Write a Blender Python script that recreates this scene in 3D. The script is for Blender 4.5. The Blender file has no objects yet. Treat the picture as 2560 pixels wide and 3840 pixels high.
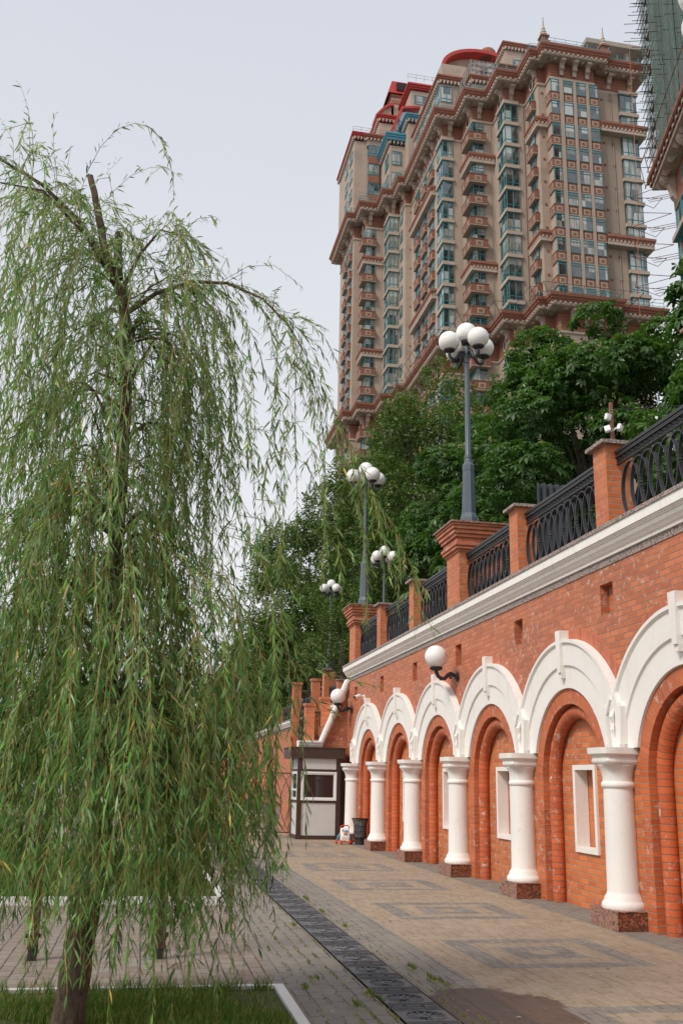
import bpy, math, random
import numpy as np
from mathutils import Vector, Matrix
R_ = math.radians
S = bpy.context.scene
COL = S.collection

# ------------------------------------------------------------------ camera
CAM_F, CAM_TH, CAM_A, CAM_R = 3679.55, 0.26663349, 0.1889878, 0.02125674
cd = bpy.data.cameras.new('camera'); cam = bpy.data.objects.new('camera', cd); COL.objects.link(cam)
F = Vector((math.sin(CAM_A)*math.cos(CAM_TH), math.cos(CAM_A)*math.cos(CAM_TH), math.sin(CAM_TH)))
R0 = Vector((math.cos(CAM_A), -math.sin(CAM_A), 0)); U0 = R0.cross(F)
RR = R0*math.cos(CAM_R)+U0*math.sin(CAM_R); UU = RR.cross(F)
cam.matrix_world = Matrix(((RR.x, UU.x, -F.x, 0), (RR.y, UU.y, -F.y, 0), (RR.z, UU.z, -F.z, 1.65), (0, 0, 0, 1)))
cd.sensor_fit = 'VERTICAL'; cd.sensor_height = 36; cd.lens = CAM_F/3840*36
cd.clip_start = 0.1; cd.clip_end = 3000
cd.dof.use_dof = True; cd.dof.focus_distance = 15.0; cd.dof.aperture_fstop = 5.6
S.camera = cam

# ------------------------------------------------------------------ world, sun, exposure
SUN_EL, SUN_AZ = 46, -120      # azimuth measured from +Y clockwise
w = bpy.data.worlds.new('World'); S.world = w; w.use_nodes = True
nt = w.node_tree; nt.nodes.clear()
out = nt.nodes.new('ShaderNodeOutputWorld')
sky = nt.nodes.new('ShaderNodeTexSky'); sky.sky_type = 'NISHITA'; sky.sun_disc = False
sky.sun_elevation = R_(SUN_EL); sky.sun_rotation = R_(SUN_AZ); sky.dust_density = 4.0; sky.air_density = 1.2
bg1 = nt.nodes.new('ShaderNodeBackground'); bg1.inputs[1].default_value = 0.008
tc = nt.nodes.new('ShaderNodeTexCoord'); sx = nt.nodes.new('ShaderNodeSeparateXYZ')
nz = nt.nodes.new('ShaderNodeTexNoise'); nz.inputs['Scale'].default_value = 1.6; nz.inputs['Detail'].default_value = 3
ma = nt.nodes.new('ShaderNodeMath'); ma.operation = 'MULTIPLY_ADD'; ma.inputs[1].default_value = 0.24
cr = nt.nodes.new('ShaderNodeValToRGB')
e = cr.color_ramp.elements
e[0].position = 0.0; e[0].color = (0.74, 0.735, 0.745, 1)
e[1].position = 0.85; e[1].color = (0.48, 0.515, 0.575, 1)
m1 = cr.color_ramp.elements.new(0.28); m1.color = (0.66, 0.665, 0.685, 1)
bg2 = nt.nodes.new('ShaderNodeBackground'); bg2.inputs[1].default_value = 0.81
ad = nt.nodes.new('ShaderNodeAddShader')
L = nt.links.new
L(tc.outputs['Generated'], sx.inputs[0]); L(tc.outputs['Generated'], nz.inputs['Vector'])
L(nz.outputs['Fac'], ma.inputs[0]); L(sx.outputs['Z'], ma.inputs[2])
sb = nt.nodes.new('ShaderNodeMath'); sb.operation = 'SUBTRACT'; sb.inputs[1].default_value = 0.12
L(ma.outputs[0], sb.inputs[0]); L(sb.outputs[0], cr.inputs[0]); L(cr.outputs[0], bg2.inputs[0])
L(sky.outputs[0], bg1.inputs[0]); L(bg1.outputs[0], ad.inputs[0]); L(bg2.outputs[0], ad.inputs[1]); L(ad.outputs[0], out.inputs[0])
sd = bpy.data.lights.new('sun', 'SUN'); sd.energy = 1.85; sd.angle = R_(16); sd.color = (1.0, 0.93, 0.84)
so = bpy.data.objects.new('sun', sd); COL.objects.link(so)
sv = Vector((math.sin(R_(SUN_AZ))*math.cos(R_(SUN_EL)), math.cos(R_(SUN_AZ))*math.cos(R_(SUN_EL)), math.sin(R_(SUN_EL))))
so.rotation_euler = sv.to_track_quat('Z', 'Y').to_euler()
S.view_settings.view_transform = 'Standard'; S.view_settings.look = 'None'
S.view_settings.exposure = 0.6; S.view_settings.gamma = 1

# ------------------------------------------------------------------ materials
def nodes(name):
    m = bpy.data.materials.new(name); m.use_nodes = True
    t = m.node_tree; b = t.nodes['Principled BSDF']
    return m, t, b
def N(t, k, **kw):
    n = t.nodes.new(k)
    for a, v in kw.items():
        if hasattr(n, a): setattr(n, a, v)
        else: n.inputs[a].default_value = v
    return n
def c4(c): return (c[0], c[1], c[2], 1)
def noise(t, scale, detail=4, rough=.55, vec=None):
    n = N(t, 'ShaderNodeTexNoise'); n.inputs['Scale'].default_value = scale
    n.inputs['Detail'].default_value = detail; n.inputs['Roughness'].default_value = rough
    if vec is not None: t.links.new(vec, n.inputs['Vector'])
    return n
def mixc(t, fac, a, b, mode='MIX'):
    n = N(t, 'ShaderNodeMixRGB', blend_type=mode)
    for i, v in ((0, fac), (1, a), (2, b)):
        if hasattr(v, 'links') or hasattr(v, 'is_linked'): t.links.new(v, n.inputs[i])
        elif i == 0: n.inputs[0].default_value = v
        else: n.inputs[i].default_value = c4(v)
    return n.outputs[0]
def ramp(t, fac, p0, p1, c0=(0, 0, 0), c1=(1, 1, 1)):
    n = N(t, 'ShaderNodeValToRGB'); e = n.color_ramp.elements
    e[0].position = p0; e[0].color = c4(c0); e[1].position = p1; e[1].color = c4(c1)
    t.links.new(fac, n.inputs[0]); return n.outputs[0]
def bump(t, b, h, strength=.3, dist=.01):
    n = N(t, 'ShaderNodeBump'); n.inputs['Strength'].default_value = strength; n.inputs['Distance'].default_value = dist
    t.links.new(h, n.inputs['Height']); t.links.new(n.outputs[0], b.inputs['Normal'])
def pos(t): return N(t, 'ShaderNodeNewGeometry').outputs['Position']
def plain(name, col, rough=.6, metal=0, var=.12, scale=6, bmp=0, spec=.5):
    m, t, b = nodes(name); p = pos(t)
    n = noise(t, scale, 5, .6, p)
    c = mixc(t, n.outputs['Fac'], tuple(v*(1-var*1.5) for v in col), tuple(min(1, v*(1+var)) for v in col))
    t.links.new(c, b.inputs['Base Color']); b.inputs['Roughness'].default_value = rough
    b.inputs['Metallic'].default_value = metal; b.inputs['Specular IOR Level'].default_value = spec
    if bmp: bump(t, b, noise(t, scale*6, 4, .6, p).outputs['Fac'], bmp)
    return m
def wallvec(t, mode='pos'):
    """brick coordinates: along the wall, up the wall"""
    if mode == 'uv': return N(t, 'ShaderNodeUVMap').outputs[0]
    g = N(t, 'ShaderNodeNewGeometry'); a = N(t, 'ShaderNodeSeparateXYZ'); n = N(t, 'ShaderNodeSeparateXYZ')
    t.links.new(g.outputs['Position'], a.inputs[0]); t.links.new(g.outputs['True Normal'], n.inputs[0])
    ab = N(t, 'ShaderNodeMath', operation='ABSOLUTE'); t.links.new(n.outputs['X'], ab.inputs[0])
    gt = N(t, 'ShaderNodeMath', operation='GREATER_THAN'); t.links.new(ab.outputs[0], gt.inputs[0]); gt.inputs[1].default_value = .7
    mx = N(t, 'ShaderNodeMix'); mx.data_type = 'FLOAT'
    t.links.new(gt.outputs[0], mx.inputs[0]); t.links.new(a.outputs['X'], mx.inputs[2]); t.links.new(a.outputs['Y'], mx.inputs[3])
    c = N(t, 'ShaderNodeCombineXYZ'); t.links.new(mx.outputs[0], c.inputs[0]); t.links.new(a.outputs['Z'], c.inputs[1])
    return c.outputs[0]
def brickmat(name, ca, cb, mortar, bw=.25, bh=.0775, ms=.009, mode='pos', efflor=.5, rough=.6, off=.5, dirt=.0):
    m, t, b = nodes(name)
    v = wallvec(t, mode)
    wob = noise(t, 3.1, 2, .5, v)                      # courses are not ruler straight
    vm = N(t, 'ShaderNodeVectorMath', operation='MULTIPLY_ADD'); t.links.new(wob.outputs['Color'], vm.inputs[0])
    vm.inputs[1].default_value = (.012, .012, 0); t.links.new(v, vm.inputs[2])
    br = N(t, 'ShaderNodeTexBrick'); t.links.new(vm.outputs[0], br.inputs['Vector'])
    br.offset = off
    br.inputs['Color1'].default_value = (0, 0, 0, 1); br.inputs['Color2'].default_value = (1, 1, 1, 1); br.inputs['Mortar'].default_value = (.5, .5, .5, 1)
    br.inputs['Scale'].default_value = 1; br.inputs['Mortar Size'].default_value = ms; br.inputs['Mortar Smooth'].default_value = .25
    br.inputs['Bias'].default_value = 0; br.inputs['Brick Width'].default_value = bw; br.inputs['Row Height'].default_value = bh
    pp = pos(t)
    big = noise(t, .9, 4, .6, pp)
    c = mixc(t, br.outputs['Color'], ca, cb)
    c = mixc(t, ramp(t, big.outputs['Fac'], .35, .7), c, mixc(t, .35, c, tuple(x*.5 for x in ca)), 'MIX')
    c = mixc(t, ramp(t, noise(t, 26, 5, .65, pp).outputs['Fac'], .3, .8), c, mixc(t, .12, c, (.75, .50, .36)), 'MIX')
    mo = mixc(t, noise(t, 9, 3, .5, pp).outputs['Fac'], tuple(x*.75 for x in mortar), tuple(x*1.2 for x in mortar))
    c = mixc(t, br.outputs['Fac'], c, mo)
    if efflor:
        msk = mixc(t, 1, ramp(t, noise(t, 9, 7, .75, pp).outputs['Fac'], .555, .64), ramp(t, noise(t, .9, 3, .6, pp).outputs['Fac'], .44, .60), 'MULTIPLY')
        msk = mixc(t, 1, msk, (efflor, efflor, efflor), 'MULTIPLY')
        c = mixc(t, msk, c, (.62, .55, .5))
    t.links.new(c, b.inputs['Base Color']); b.inputs['Roughness'].default_value = rough; b.inputs['Specular IOR Level'].default_value = .35
    inv = N(t, 'ShaderNodeMath', operation='SUBTRACT'); inv.inputs[0].default_value = 1; t.links.new(br.outputs['Fac'], inv.inputs[1])
    ad = N(t, 'ShaderNodeMath', operation='MULTIPLY_ADD'); t.links.new(noise(t, 40, 4, .6, pp).outputs['Fac'], ad.inputs[0]); ad.inputs[1].default_value = .25
    t.links.new(inv.outputs[0], ad.inputs[2]); bump(t, b, ad.outputs[0], .6, .008)
    return m
def granite(name, a, b_, c_, scale=60, rough=.35):
    m, t, b = nodes(name); p = pos(t)
    vo = N(t, 'ShaderNodeTexVoronoi'); vo.inputs['Scale'].default_value = scale; t.links.new(p, vo.inputs['Vector'])
    n = noise(t, scale*.45, 5, .7, p)
    c = mixc(t, ramp(t, n.outputs['Fac'], .42, .58), a, b_)
    sp = N(t, 'ShaderNodeSeparateColor'); t.links.new(vo.outputs['Color'], sp.inputs[0])
    c = mixc(t, ramp(t, sp.outputs[0], .72, .78), c, c_)
    c = mixc(t, ramp(t, sp.outputs[1], .8, .84), c, (.05, .035, .03))
    t.links.new(c, b.inputs['Base Color']); b.inputs['Roughness'].default_value = rough; return m
def whitepaint(name, col=(.80, .77, .735), chips=.5):
    m, t, b = nodes(name); p = pos(t)
    c = mixc(t, noise(t, 2.2, 5, .6, p).outputs['Fac'], tuple(x*.9 for x in col), tuple(min(x*1.05, .87) for x in col))
    msk = mixc(t, 1, ramp(t, noise(t, 16, 7, .8, p).outputs['Fac'], .585, .64), ramp(t, noise(t, 1.3, 2, .5, p).outputs['Fac'], .46, .58), 'MULTIPLY')
    msk = mixc(t, 1, msk, (chips,)*3, 'MULTIPLY')
    c = mixc(t, msk, c, (.46, .41, .36))
    # rain streaks: noise drawn out downwards
    mp = N(t, 'ShaderNodeMapping'); mp.inputs['Scale'].default_value = (9, 9, .8); t.links.new(p, mp.inputs[0])
    st = ramp(t, noise(t, 1, 4, .6, mp.outputs[0]).outputs['Fac'], .56, .8, (0, 0, 0), (.42, .42, .42))
    c = mixc(t, st, c, (.5, .46, .42))
    t.links.new(c, b.inputs['Base Color']); b.inputs['Roughness'].default_value = .62
    bump(t, b, noise(t, 22, 6, .65, p).outputs['Fac'], .35, .006)
    return m
def paver(name, ca, cb, mortar, wet=False, sand=(.36, .32, .27), jw=.006):
    m, t, b = nodes(name); p = pos(t)
    sx = N(t, 'ShaderNodeSeparateXYZ'); t.links.new(p, sx.inputs[0])
    cx = N(t, 'ShaderNodeCombineXYZ'); t.links.new(sx.outputs['Y'], cx.inputs[0]); t.links.new(sx.outputs['X'], cx.inputs[1])
    wob = noise(t, 2.3, 2, .5, cx.outputs[0])
    vm = N(t, 'ShaderNodeVectorMath', operation='MULTIPLY_ADD'); t.links.new(wob.outputs['Color'], vm.inputs[0])
    vm.inputs[1].default_value = (.02, .012, 0); t.links.new(cx.outputs[0], vm.inputs[2])
    br = N(t, 'ShaderNodeTexBrick'); t.links.new(vm.outputs[0], br.inputs['Vector'])
    br.inputs['Color1'].default_value = (0, 0, 0, 1); br.inputs['Color2'].default_value = (1, 1, 1, 1)
    br.inputs['Scale'].default_value = 1; br.inputs['Mortar Size'].default_value = jw; br.inputs['Mortar Smooth'].default_value = .3
    br.inputs['Brick Width'].default_value = .24; br.inputs['Row Height'].default_value = .12
    c = mixc(t, br.outputs['Color'], ca, cb)
    c = mixc(t, ramp(t, noise(t, .55, 5, .65, p).outputs['Fac'], .35, .7), c, mixc(t, .4, c, tuple(x*.72 for x in ca)))
    c = mixc(t, ramp(t, noise(t, 60, 4, .7, p).outputs['Fac'], .45, .75), c, mixc(t, .3, c, (.5, .44, .38)))
    c = mixc(t, ramp(t, noise(t, 7, 6, .75, p).outputs['Fac'], .52, .7), c, mixc(t, .5, c, tuple(x*.55 for x in ca)))
    # pale sand in some joints, dark in others
    jm = mixc(t, ramp(t, noise(t, 3, 3, .6, p).outputs['Fac'], .45, .56), mortar, sand)
    c = mixc(t, br.outputs['Fac'], c, jm)
    rough = .75
    if wet:
        g = N(t, 'ShaderNodeVectorMath', operation='SUBTRACT'); t.links.new(p, g.inputs[0]); g.inputs[1].default_value = (2.75, 6.9, 0)
        g2 = N(t, 'ShaderNodeVectorMath', operation='MULTIPLY'); t.links.new(g.outputs[0], g2.inputs[0]); g2.inputs[1].default_value = (.62, .28, 0)
        ln = N(t, 'ShaderNodeVectorMath', operation='LENGTH'); t.links.new(g2.outputs[0], ln.inputs[0])
        nn = N(t, 'ShaderNodeMath', operation='MULTIPLY_ADD'); t.links.new(noise(t, 2.6, 6, .65, p).outputs['Fac'], nn.inputs[0]); nn.inputs[1].default_value = .25; t.links.new(ln.outputs['Value'], nn.inputs[2])
        mk = ramp(t, nn.outputs[0], .585, .61, (1, 1, 1), (0, 0, 0))
        c = mixc(t, mk, c, mixc(t, 1, c, (.34, .27, .25), 'MULTIPLY'))
        rr = ramp(t, nn.outputs[0], .585, .61, (.6,)*3, (.78,)*3); t.links.new(rr, b.inputs['Roughness'])
    else: b.inputs['Roughness'].default_value = rough
    t.links.new(c, b.inputs['Base Color'])
    inv = N(t, 'ShaderNodeMath', operation='MULTIPLY_ADD'); t.links.new(br.outputs['Fac'], inv.inputs[0]); inv.inputs[1].default_value = -1
    t.links.new(noise(t, 30, 4, .6, p).outputs['Fac'], inv.inputs[2]); bump(t, b, inv.outputs[0], .5, .006)
    return m
def leafmat(name, dark, light, yellow, back=None, trans=.35, rough=.5, ypos=.985):
    m, t, b = nodes(name)
    a = N(t, 'ShaderNodeAttribute', attribute_name='rnd')
    c = mixc(t, a.outputs['Fac'], dark, light)
    c = mixc(t, ramp(t, a.outputs['Fac'], ypos, ypos+.002), c, yellow)
    if back:
        g = N(t, 'ShaderNodeNewGeometry'); c = mixc(t, g.outputs['Backfacing'], c, mixc(t, .42, c, back))
    t.links.new(c, b.inputs['Base Color']); b.inputs['Roughness'].default_value = rough; b.inputs['Specular IOR Level'].default_value = .35
    tr = N(t, 'ShaderNodeBsdfTranslucent'); t.links.new(mixc(t, 1, c, (1.5, 1.6, .7), 'MULTIPLY'), tr.inputs[0])
    mx = N(t, 'ShaderNodeMixShader'); mx.inputs[0].default_value = trans
    o = t.nodes['Material Output']; t.links.new(b.outputs[0], mx.inputs[1]); t.links.new(tr.outputs[0], mx.inputs[2]); t.links.new(mx.outputs[0], o.inputs[0])
    return m
def bark(name, a, b_):
    m, t, b = nodes(name); p = pos(t)
    mp = N(t, 'ShaderNodeMapping'); mp.inputs['Scale'].default_value = (30, 30, 6); t.links.new(p, mp.inputs[0])
    n = noise(t, 1, 6, .7, mp.outputs[0]); c = mixc(t, ramp(t, n.outputs['Fac'], .35, .65), a, b_)
    c = mixc(t, ramp(t, noise(t, 5, 4, .6, p).outputs['Fac'], .5, .7), c, tuple(x*1.6 for x in b_))
    t.links.new(c, b.inputs['Base Color']); b.inputs['Roughness'].default_value = .9; bump(t, b, n.outputs['Fac'], 1, .02); return m
def tanconcrete(name, col, line=.25):
    m, t, b = nodes(name); p = pos(t); v = wallvec(t)
    mp = N(t, 'ShaderNodeMapping'); mp.inputs['Scale'].default_value = (.6, .6, .07); t.links.new(p, mp.inputs[0])
    st = noise(t, 1.5, 6, .65, mp.outputs[0])
    c = mixc(t, st.outputs['Fac'], tuple(x*.82 for x in col), tuple(x*1.12 for x in col))
    c = mixc(t, ramp(t, noise(t, .35, 5, .65, p).outputs['Fac'], .5, .75), c, tuple(x*.7 for x in col))
    br = N(t, 'ShaderNodeTexBrick'); t.links.new(v, br.inputs['Vector']); br.offset = 0
    br.inputs['Scale'].default_value = 1; br.inputs['Brick Width'].default_value = 1.15; br.inputs['Row Height'].default_value = 3.33; br.inputs['Mortar Size'].default_value = .018
    c = mixc(t, mixc(t, 1, br.outputs['Fac'], (line,)*3, 'MULTIPLY'), c, tuple(x*.35 for x in col))
    b2 = N(t, 'ShaderNodeTexBrick'); t.links.new(v, b2.inputs['Vector']); b2.inputs['Scale'].default_value = 1
    b2.inputs['Brick Width'].default_value = .35; b2.inputs['Row Height'].default_value = .12; b2.inputs['Mortar Size'].default_value = .012
    c = mixc(t, mixc(t, 1, b2.outputs['Fac'], (.22,)*3, 'MULTIPLY'), c, tuple(x*.6 for x in col))
    t.links.new(c, b.inputs['Base Color']); b.inputs['Roughness'].default_value = .85; return m
def redrust(name, col, pitch=.42):
    """red brick laid with deep horizontal joints"""
    m, t, b = nodes(name); v = wallvec(t); p = pos(t)
    br = N(t, 'ShaderNodeTexBrick'); t.links.new(v, br.inputs['Vector']); br.inputs['Scale'].default_value = 1
    br.inputs['Color1'].default_value = (0, 0, 0, 1); br.inputs['Color2'].default_value = (1, 1, 1, 1)
    br.inputs['Brick Width'].default_value = 9; br.inputs['Row Height'].default_value = pitch; br.inputs['Mortar Size'].default_value = .03
    c = mixc(t, noise(t, .8, 5, .6, p).outputs['Fac'], tuple(x*.7 for x in col), tuple(x*1.25 for x in col))
    c = mixc(t, noise(t, 6, 5, .6, p).outputs['Fac'], c, mixc(t, .4, c, tuple(x*.5 for x in col)))
    c = mixc(t, br.outputs['Fac'], c, tuple(x*.35 for x in col))
    t.links.new(c, b.inputs['Base Color']); b.inputs['Roughness'].default_value = .85; return m
def towerglass(name):
    m, t, b = nodes(name); p = pos(t)
    sx = N(t, 'ShaderNodeSeparateXYZ'); t.links.new(p, sx.inputs[0])
    ad = N(t, 'ShaderNodeMath', operation='ADD'); t.links.new(sx.outputs[0], ad.inputs[0]); t.links.new(sx.outputs[1], ad.inputs[1])
    def cell(o, s):
        a = N(t, 'ShaderNodeMath', operation='MULTIPLY'); t.links.new(o, a.inputs[0]); a.inputs[1].default_value = s
        f = N(t, 'ShaderNodeMath', operation='FLOOR'); t.links.new(a.outputs[0], f.inputs[0]); return f.outputs[0]
    cb = N(t, 'ShaderNodeCombineXYZ'); t.links.new(cell(ad.outputs[0], .9), cb.inputs[0]); t.links.new(cell(sx.outputs[2], 1/3.33), cb.inputs[1])
    wn = N(t, 'ShaderNodeTexWhiteNoise'); wn.noise_dimensions = '2D'; t.links.new(cb.outputs[0], wn.inputs[0])
    cu = N(t, 'ShaderNodeCombineXYZ'); t.links.new(ad.outputs[0], cu.inputs[0])
    mp = N(t, 'ShaderNodeMapping'); mp.inputs['Scale'].default_value = (1, 1, .1); t.links.new(p, mp.inputs[0])
    fold = noise(t, 7, 3, .6, mp.outputs[0])
    cur = mixc(t, ramp(t, fold.outputs['Fac'], .4, .65), (.16, .15, .13), (.42, .39, .34))
    n2 = noise(t, .9, 2, .5, p)
    c = mixc(t, ramp(t, n2.outputs['Fac'], .4, .6), (.012, .018, .018), (.05, .06, .055))
    c = mixc(t, ramp(t, wn.outputs['Value'], .50, .52), c, cur)
    c = mixc(t, ramp(t, wn.outputs['Value'], .84, .86), c, (.40, .42, .40))
    t.links.new(c, b.inputs['Base Color']); b.inputs['Roughness'].default_value = .08; b.inputs['IOR'].default_value = 2.3
    bump(t, b, noise(t, 1.3, 1, .5, p).outputs['Fac'], .05, .05)
    return m
def grassground(name):
    m, t, b = nodes(name); p = pos(t)
    c = mixc(t, ramp(t, noise(t, 2.2, 5, .7, p).outputs['Fac'], .35, .65), (.05, .085, .02), (.12, .10, .045))
    t.links.new(c, b.inputs['Base Color']); b.inputs['Roughness'].default_value = 1; bump(t, b, noise(t, 30, 4, .6, p).outputs['Fac'], 1, .03); return m
def emi_net(name, col, alpha):
    m, t, b = nodes(name); p = pos(t)
    b.inputs['Base Color'].default_value = c4(col); b.inputs['Roughness'].default_value = .8
    mp = N(t, 'ShaderNodeMapping'); mp.inputs['Scale'].default_value = (.5, .5, .12); t.links.new(p, mp.inputs[0])
    a = ramp(t, noise(t, 2, 4, .6, mp.outputs[0]).outputs['Fac'], .3, .7, (alpha-.16,)*3, (min(1, alpha+.15),)*3)
    t.links.new(a, b.inputs['Alpha']); return m

M = {}
M['brick_low'] = brickmat('glazed orange brick', (.50, .105, .022), (.70, .185, .042), (.34, .23, .15), efflor=.8)
M['brick_up'] = brickmat('weathered red brick', (.42, .105, .040), (.62, .18, .072), (.30, .165, .11), efflor=.9)
M['brick_uv'] = brickmat('radial voussoir brick', (.48, .085, .018), (.64, .135, .030), (.32, .19, .12), bw=.25, bh=.07, ms=.009, mode='uv', off=0, efflor=.7)
M['brick_uvs'] = brickmat('soldier course brick', (.44, .09, .034), (.58, .14, .055), (.30, .17, .12), bw=.25, bh=.075, ms=.009, mode='uv', off=0, efflor=.9)
M['brick_roll'] = brickmat('moulded brick roll', (.46, .075, .017), (.62, .125, .028), (.24, .12, .07), bw=2.0, bh=.085, ms=.008, mode='uv', off=0, efflor=.9, rough=.5)
M['brick_pier'] = brickmat('orange pier brick', (.52, .11, .026), (.66, .17, .045), (.34, .23, .16), efflor=.35)
M['white'] = whitepaint('white lime paint')
M['white2'] = whitepaint('cream cornice paint', (.86, .835, .79), .3)
M['granite_red'] = granite('polished red granite', (.22, .06, .03), (.10, .045, .03), (.33, .12, .06), 55, .28)
M['granite_side'] = granite('worn red granite', (.30, .14, .10), (.22, .12, .09), (.4, .22, .16), 55, .5)
M['granite_band'] = granite('grey pink granite', (.30, .235, .21), (.22, .18, .165), (.42, .33, .29), 70, .55)
M['iron'] = plain('black painted iron', (.022, .023, .026), .42, 0, .3, 12)
M['lampgrey'] = plain('blue grey painted iron', (.085, .11, .135), .4, 0, .15, 5)
M['lampdark'] = plain('dark lamp arm paint', (.035, .042, .052), .38, 0, .2, 8)
mg, tg, bgn = nodes('opal glass'); bgn.inputs['Base Color'].default_value = (.80, .79, .77, 1); bgn.inputs['Roughness'].default_value = .12
bgn.inputs['Subsurface Weight'].default_value = .25; bgn.inputs['Subsurface Radius'].default_value = (.1, .1, .1); bgn.inputs['Coat Weight'].default_value = .3
M['opal'] = mg
M['tan_pave'] = paver('tan pavers', (.29, .215, .14), (.345, .26, .18), (.14, .105, .075), True)
M['grey_pave'] = paver('grey pavers', (.185, .165, .145), (.225, .205, .18), (.065, .055, .04), True, sand=(.2, .19, .11), jw=.007)
M['dark_pave'] = paver('dark grey pavers', (.175, .152, .13), (.205, .182, .16), (.08, .07, .06))
M['mix_pave'] = paver('weathered pavers', (.20, .145, .105), (.25, .215, .18), (.045, .035, .025), sand=(.12, .11, .06), jw=.009)
M['grate'] = plain('cast iron grate', (.13, .133, .142), .5, .3, .4, 20, .3)
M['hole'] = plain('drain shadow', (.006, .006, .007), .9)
M['kerb'] = whitepaint('painted kerb', (.72, .71, .69), .8)
M['soil'] = grassground('lawn soil')
M['grassblade'] = leafmat('grass blade', (.050, .115, .018), (.145, .24, .05), (.36, .30, .12), None, .35, .6, .84)
M['weed'] = leafmat('weed leaf', (.05, .11, .015), (.16, .20, .03), (.33, .27, .05), None, .3, .6, .6)
M['willow'] = leafmat('willow leaf', (.022, .088, .014), (.215, .415, .085), (.60, .45, .10), (.44, .56, .38), .32, .36, .987)
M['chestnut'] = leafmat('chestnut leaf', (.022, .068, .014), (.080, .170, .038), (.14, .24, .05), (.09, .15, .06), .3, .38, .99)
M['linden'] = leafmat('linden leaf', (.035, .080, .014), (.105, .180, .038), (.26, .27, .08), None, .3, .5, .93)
M['farleaf'] = leafmat('far foliage', (.05, .075, .05), (.09, .12, .07), (.1, .12, .07), None, .2, .7)
M['flower'] = plain('cream chestnut blossom', (.46, .42, .20), .7, 0, .3, 30)
M['twig'] = plain('willow twig', (.30, .20, .05), .6, 0, .4, 3)
M['bark'] = bark('willow bark', (.045, .030, .02), (.15, .105, .072))
M['bark2'] = bark('dark bark', (.05, .038, .028), (.10, .08, .06))
M['tan'] = tanconcrete('tan brick cladding', (.39, .305, .245))
M['tan_dk'] = tanconcrete('grey tan cladding', (.36, .29, .225), .5)
M['stone'] = plain('pale precast stone', (.415, .34, .28), .8, 0, .15, 1.2)
M['orn'] = plain('tan brick ornament', (.34, .255, .195), .85, 0, .15, 2)
M['redbrick'] = redrust('rusticated red brick', (.28, .115, .07))
M['redcorn'] = redrust('red cornice brick', (.32, .13, .085), .5)
M['brown'] = plain('brown brick balcony', (.215, .09, .058), .8, 0, .25, 2)
M['teal'] = plain('teal window frame', (.04, .235, .27), .5, 0, .1, 1)
M['tglass'] = towerglass('tower glazing')
M['redroof'] = plain('red metal roof', (.40, .035, .03), .45, 0, .15, .5)
M['blueroof'] = plain('blue metal roof', (.07, .25, .34), .45, 0, .1, .5)
M['conc'] = plain('raw concrete', (.33, .29, .25), .9, 0, .2, 1)
M['rust'] = plain('rusty scaffold tube', (.16, .09, .065), .8, 0, .3, 3)
M['scaf'] = plain('dark scaffold tube', (.07, .085, .085), .6, .3, .3, 3)
M['wood'] = plain('scaffold plank', (.36, .24, .13), .8, 0, .2, 2)
M['net'] = emi_net('green safety net', (.14, .21, .19), .55)
M['dark'] = plain('dark opening', (.02, .014, .012), .9)
M['brownmetal'] = plain('brown painted metal', (.055, .026, .018), .45, 0, .15, 6)
M['sandwich'] = plain('white sandwich panel', (.62, .61, .59), .45, 0, .05, 2)
M['pvc'] = plain('white plastic frame', (.78, .78, .77), .35, 0, .03, 2)
mk, tk, bk = nodes('kiosk glass'); bk.inputs['Base Color'].default_value = (.035, .022, .022, 1); bk.inputs['Roughness'].default_value = .04; bk.inputs['IOR'].default_value = 1.6
M['kglass'] = mk
M['plast_white'] = plain('white toy plastic', (.78, .77, .75), .35, 0, .03)
M['plast_red'] = plain('red toy plastic', (.65, .045, .025), .35, 0, .03)
M['plast_blue'] = plain('blue toy plastic', (.12, .38, .55), .35, 0, .03)
M['plast_orange'] = plain('orange toy plastic', (.75, .25, .04), .35, 0, .03)
M['plast_green'] = plain('green toy plastic', (.15, .5, .08), .35, 0, .03)
M['plast_yellow'] = plain('yellow toy plastic', (.8, .6, .05), .35, 0, .03)
M['corr'] = plain('grey corrugated sheet', (.06, .07, .08), .5, .2, .15, 3)
M['cable'] = plain('orange cable', (.5, .13, .05), .7)

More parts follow.
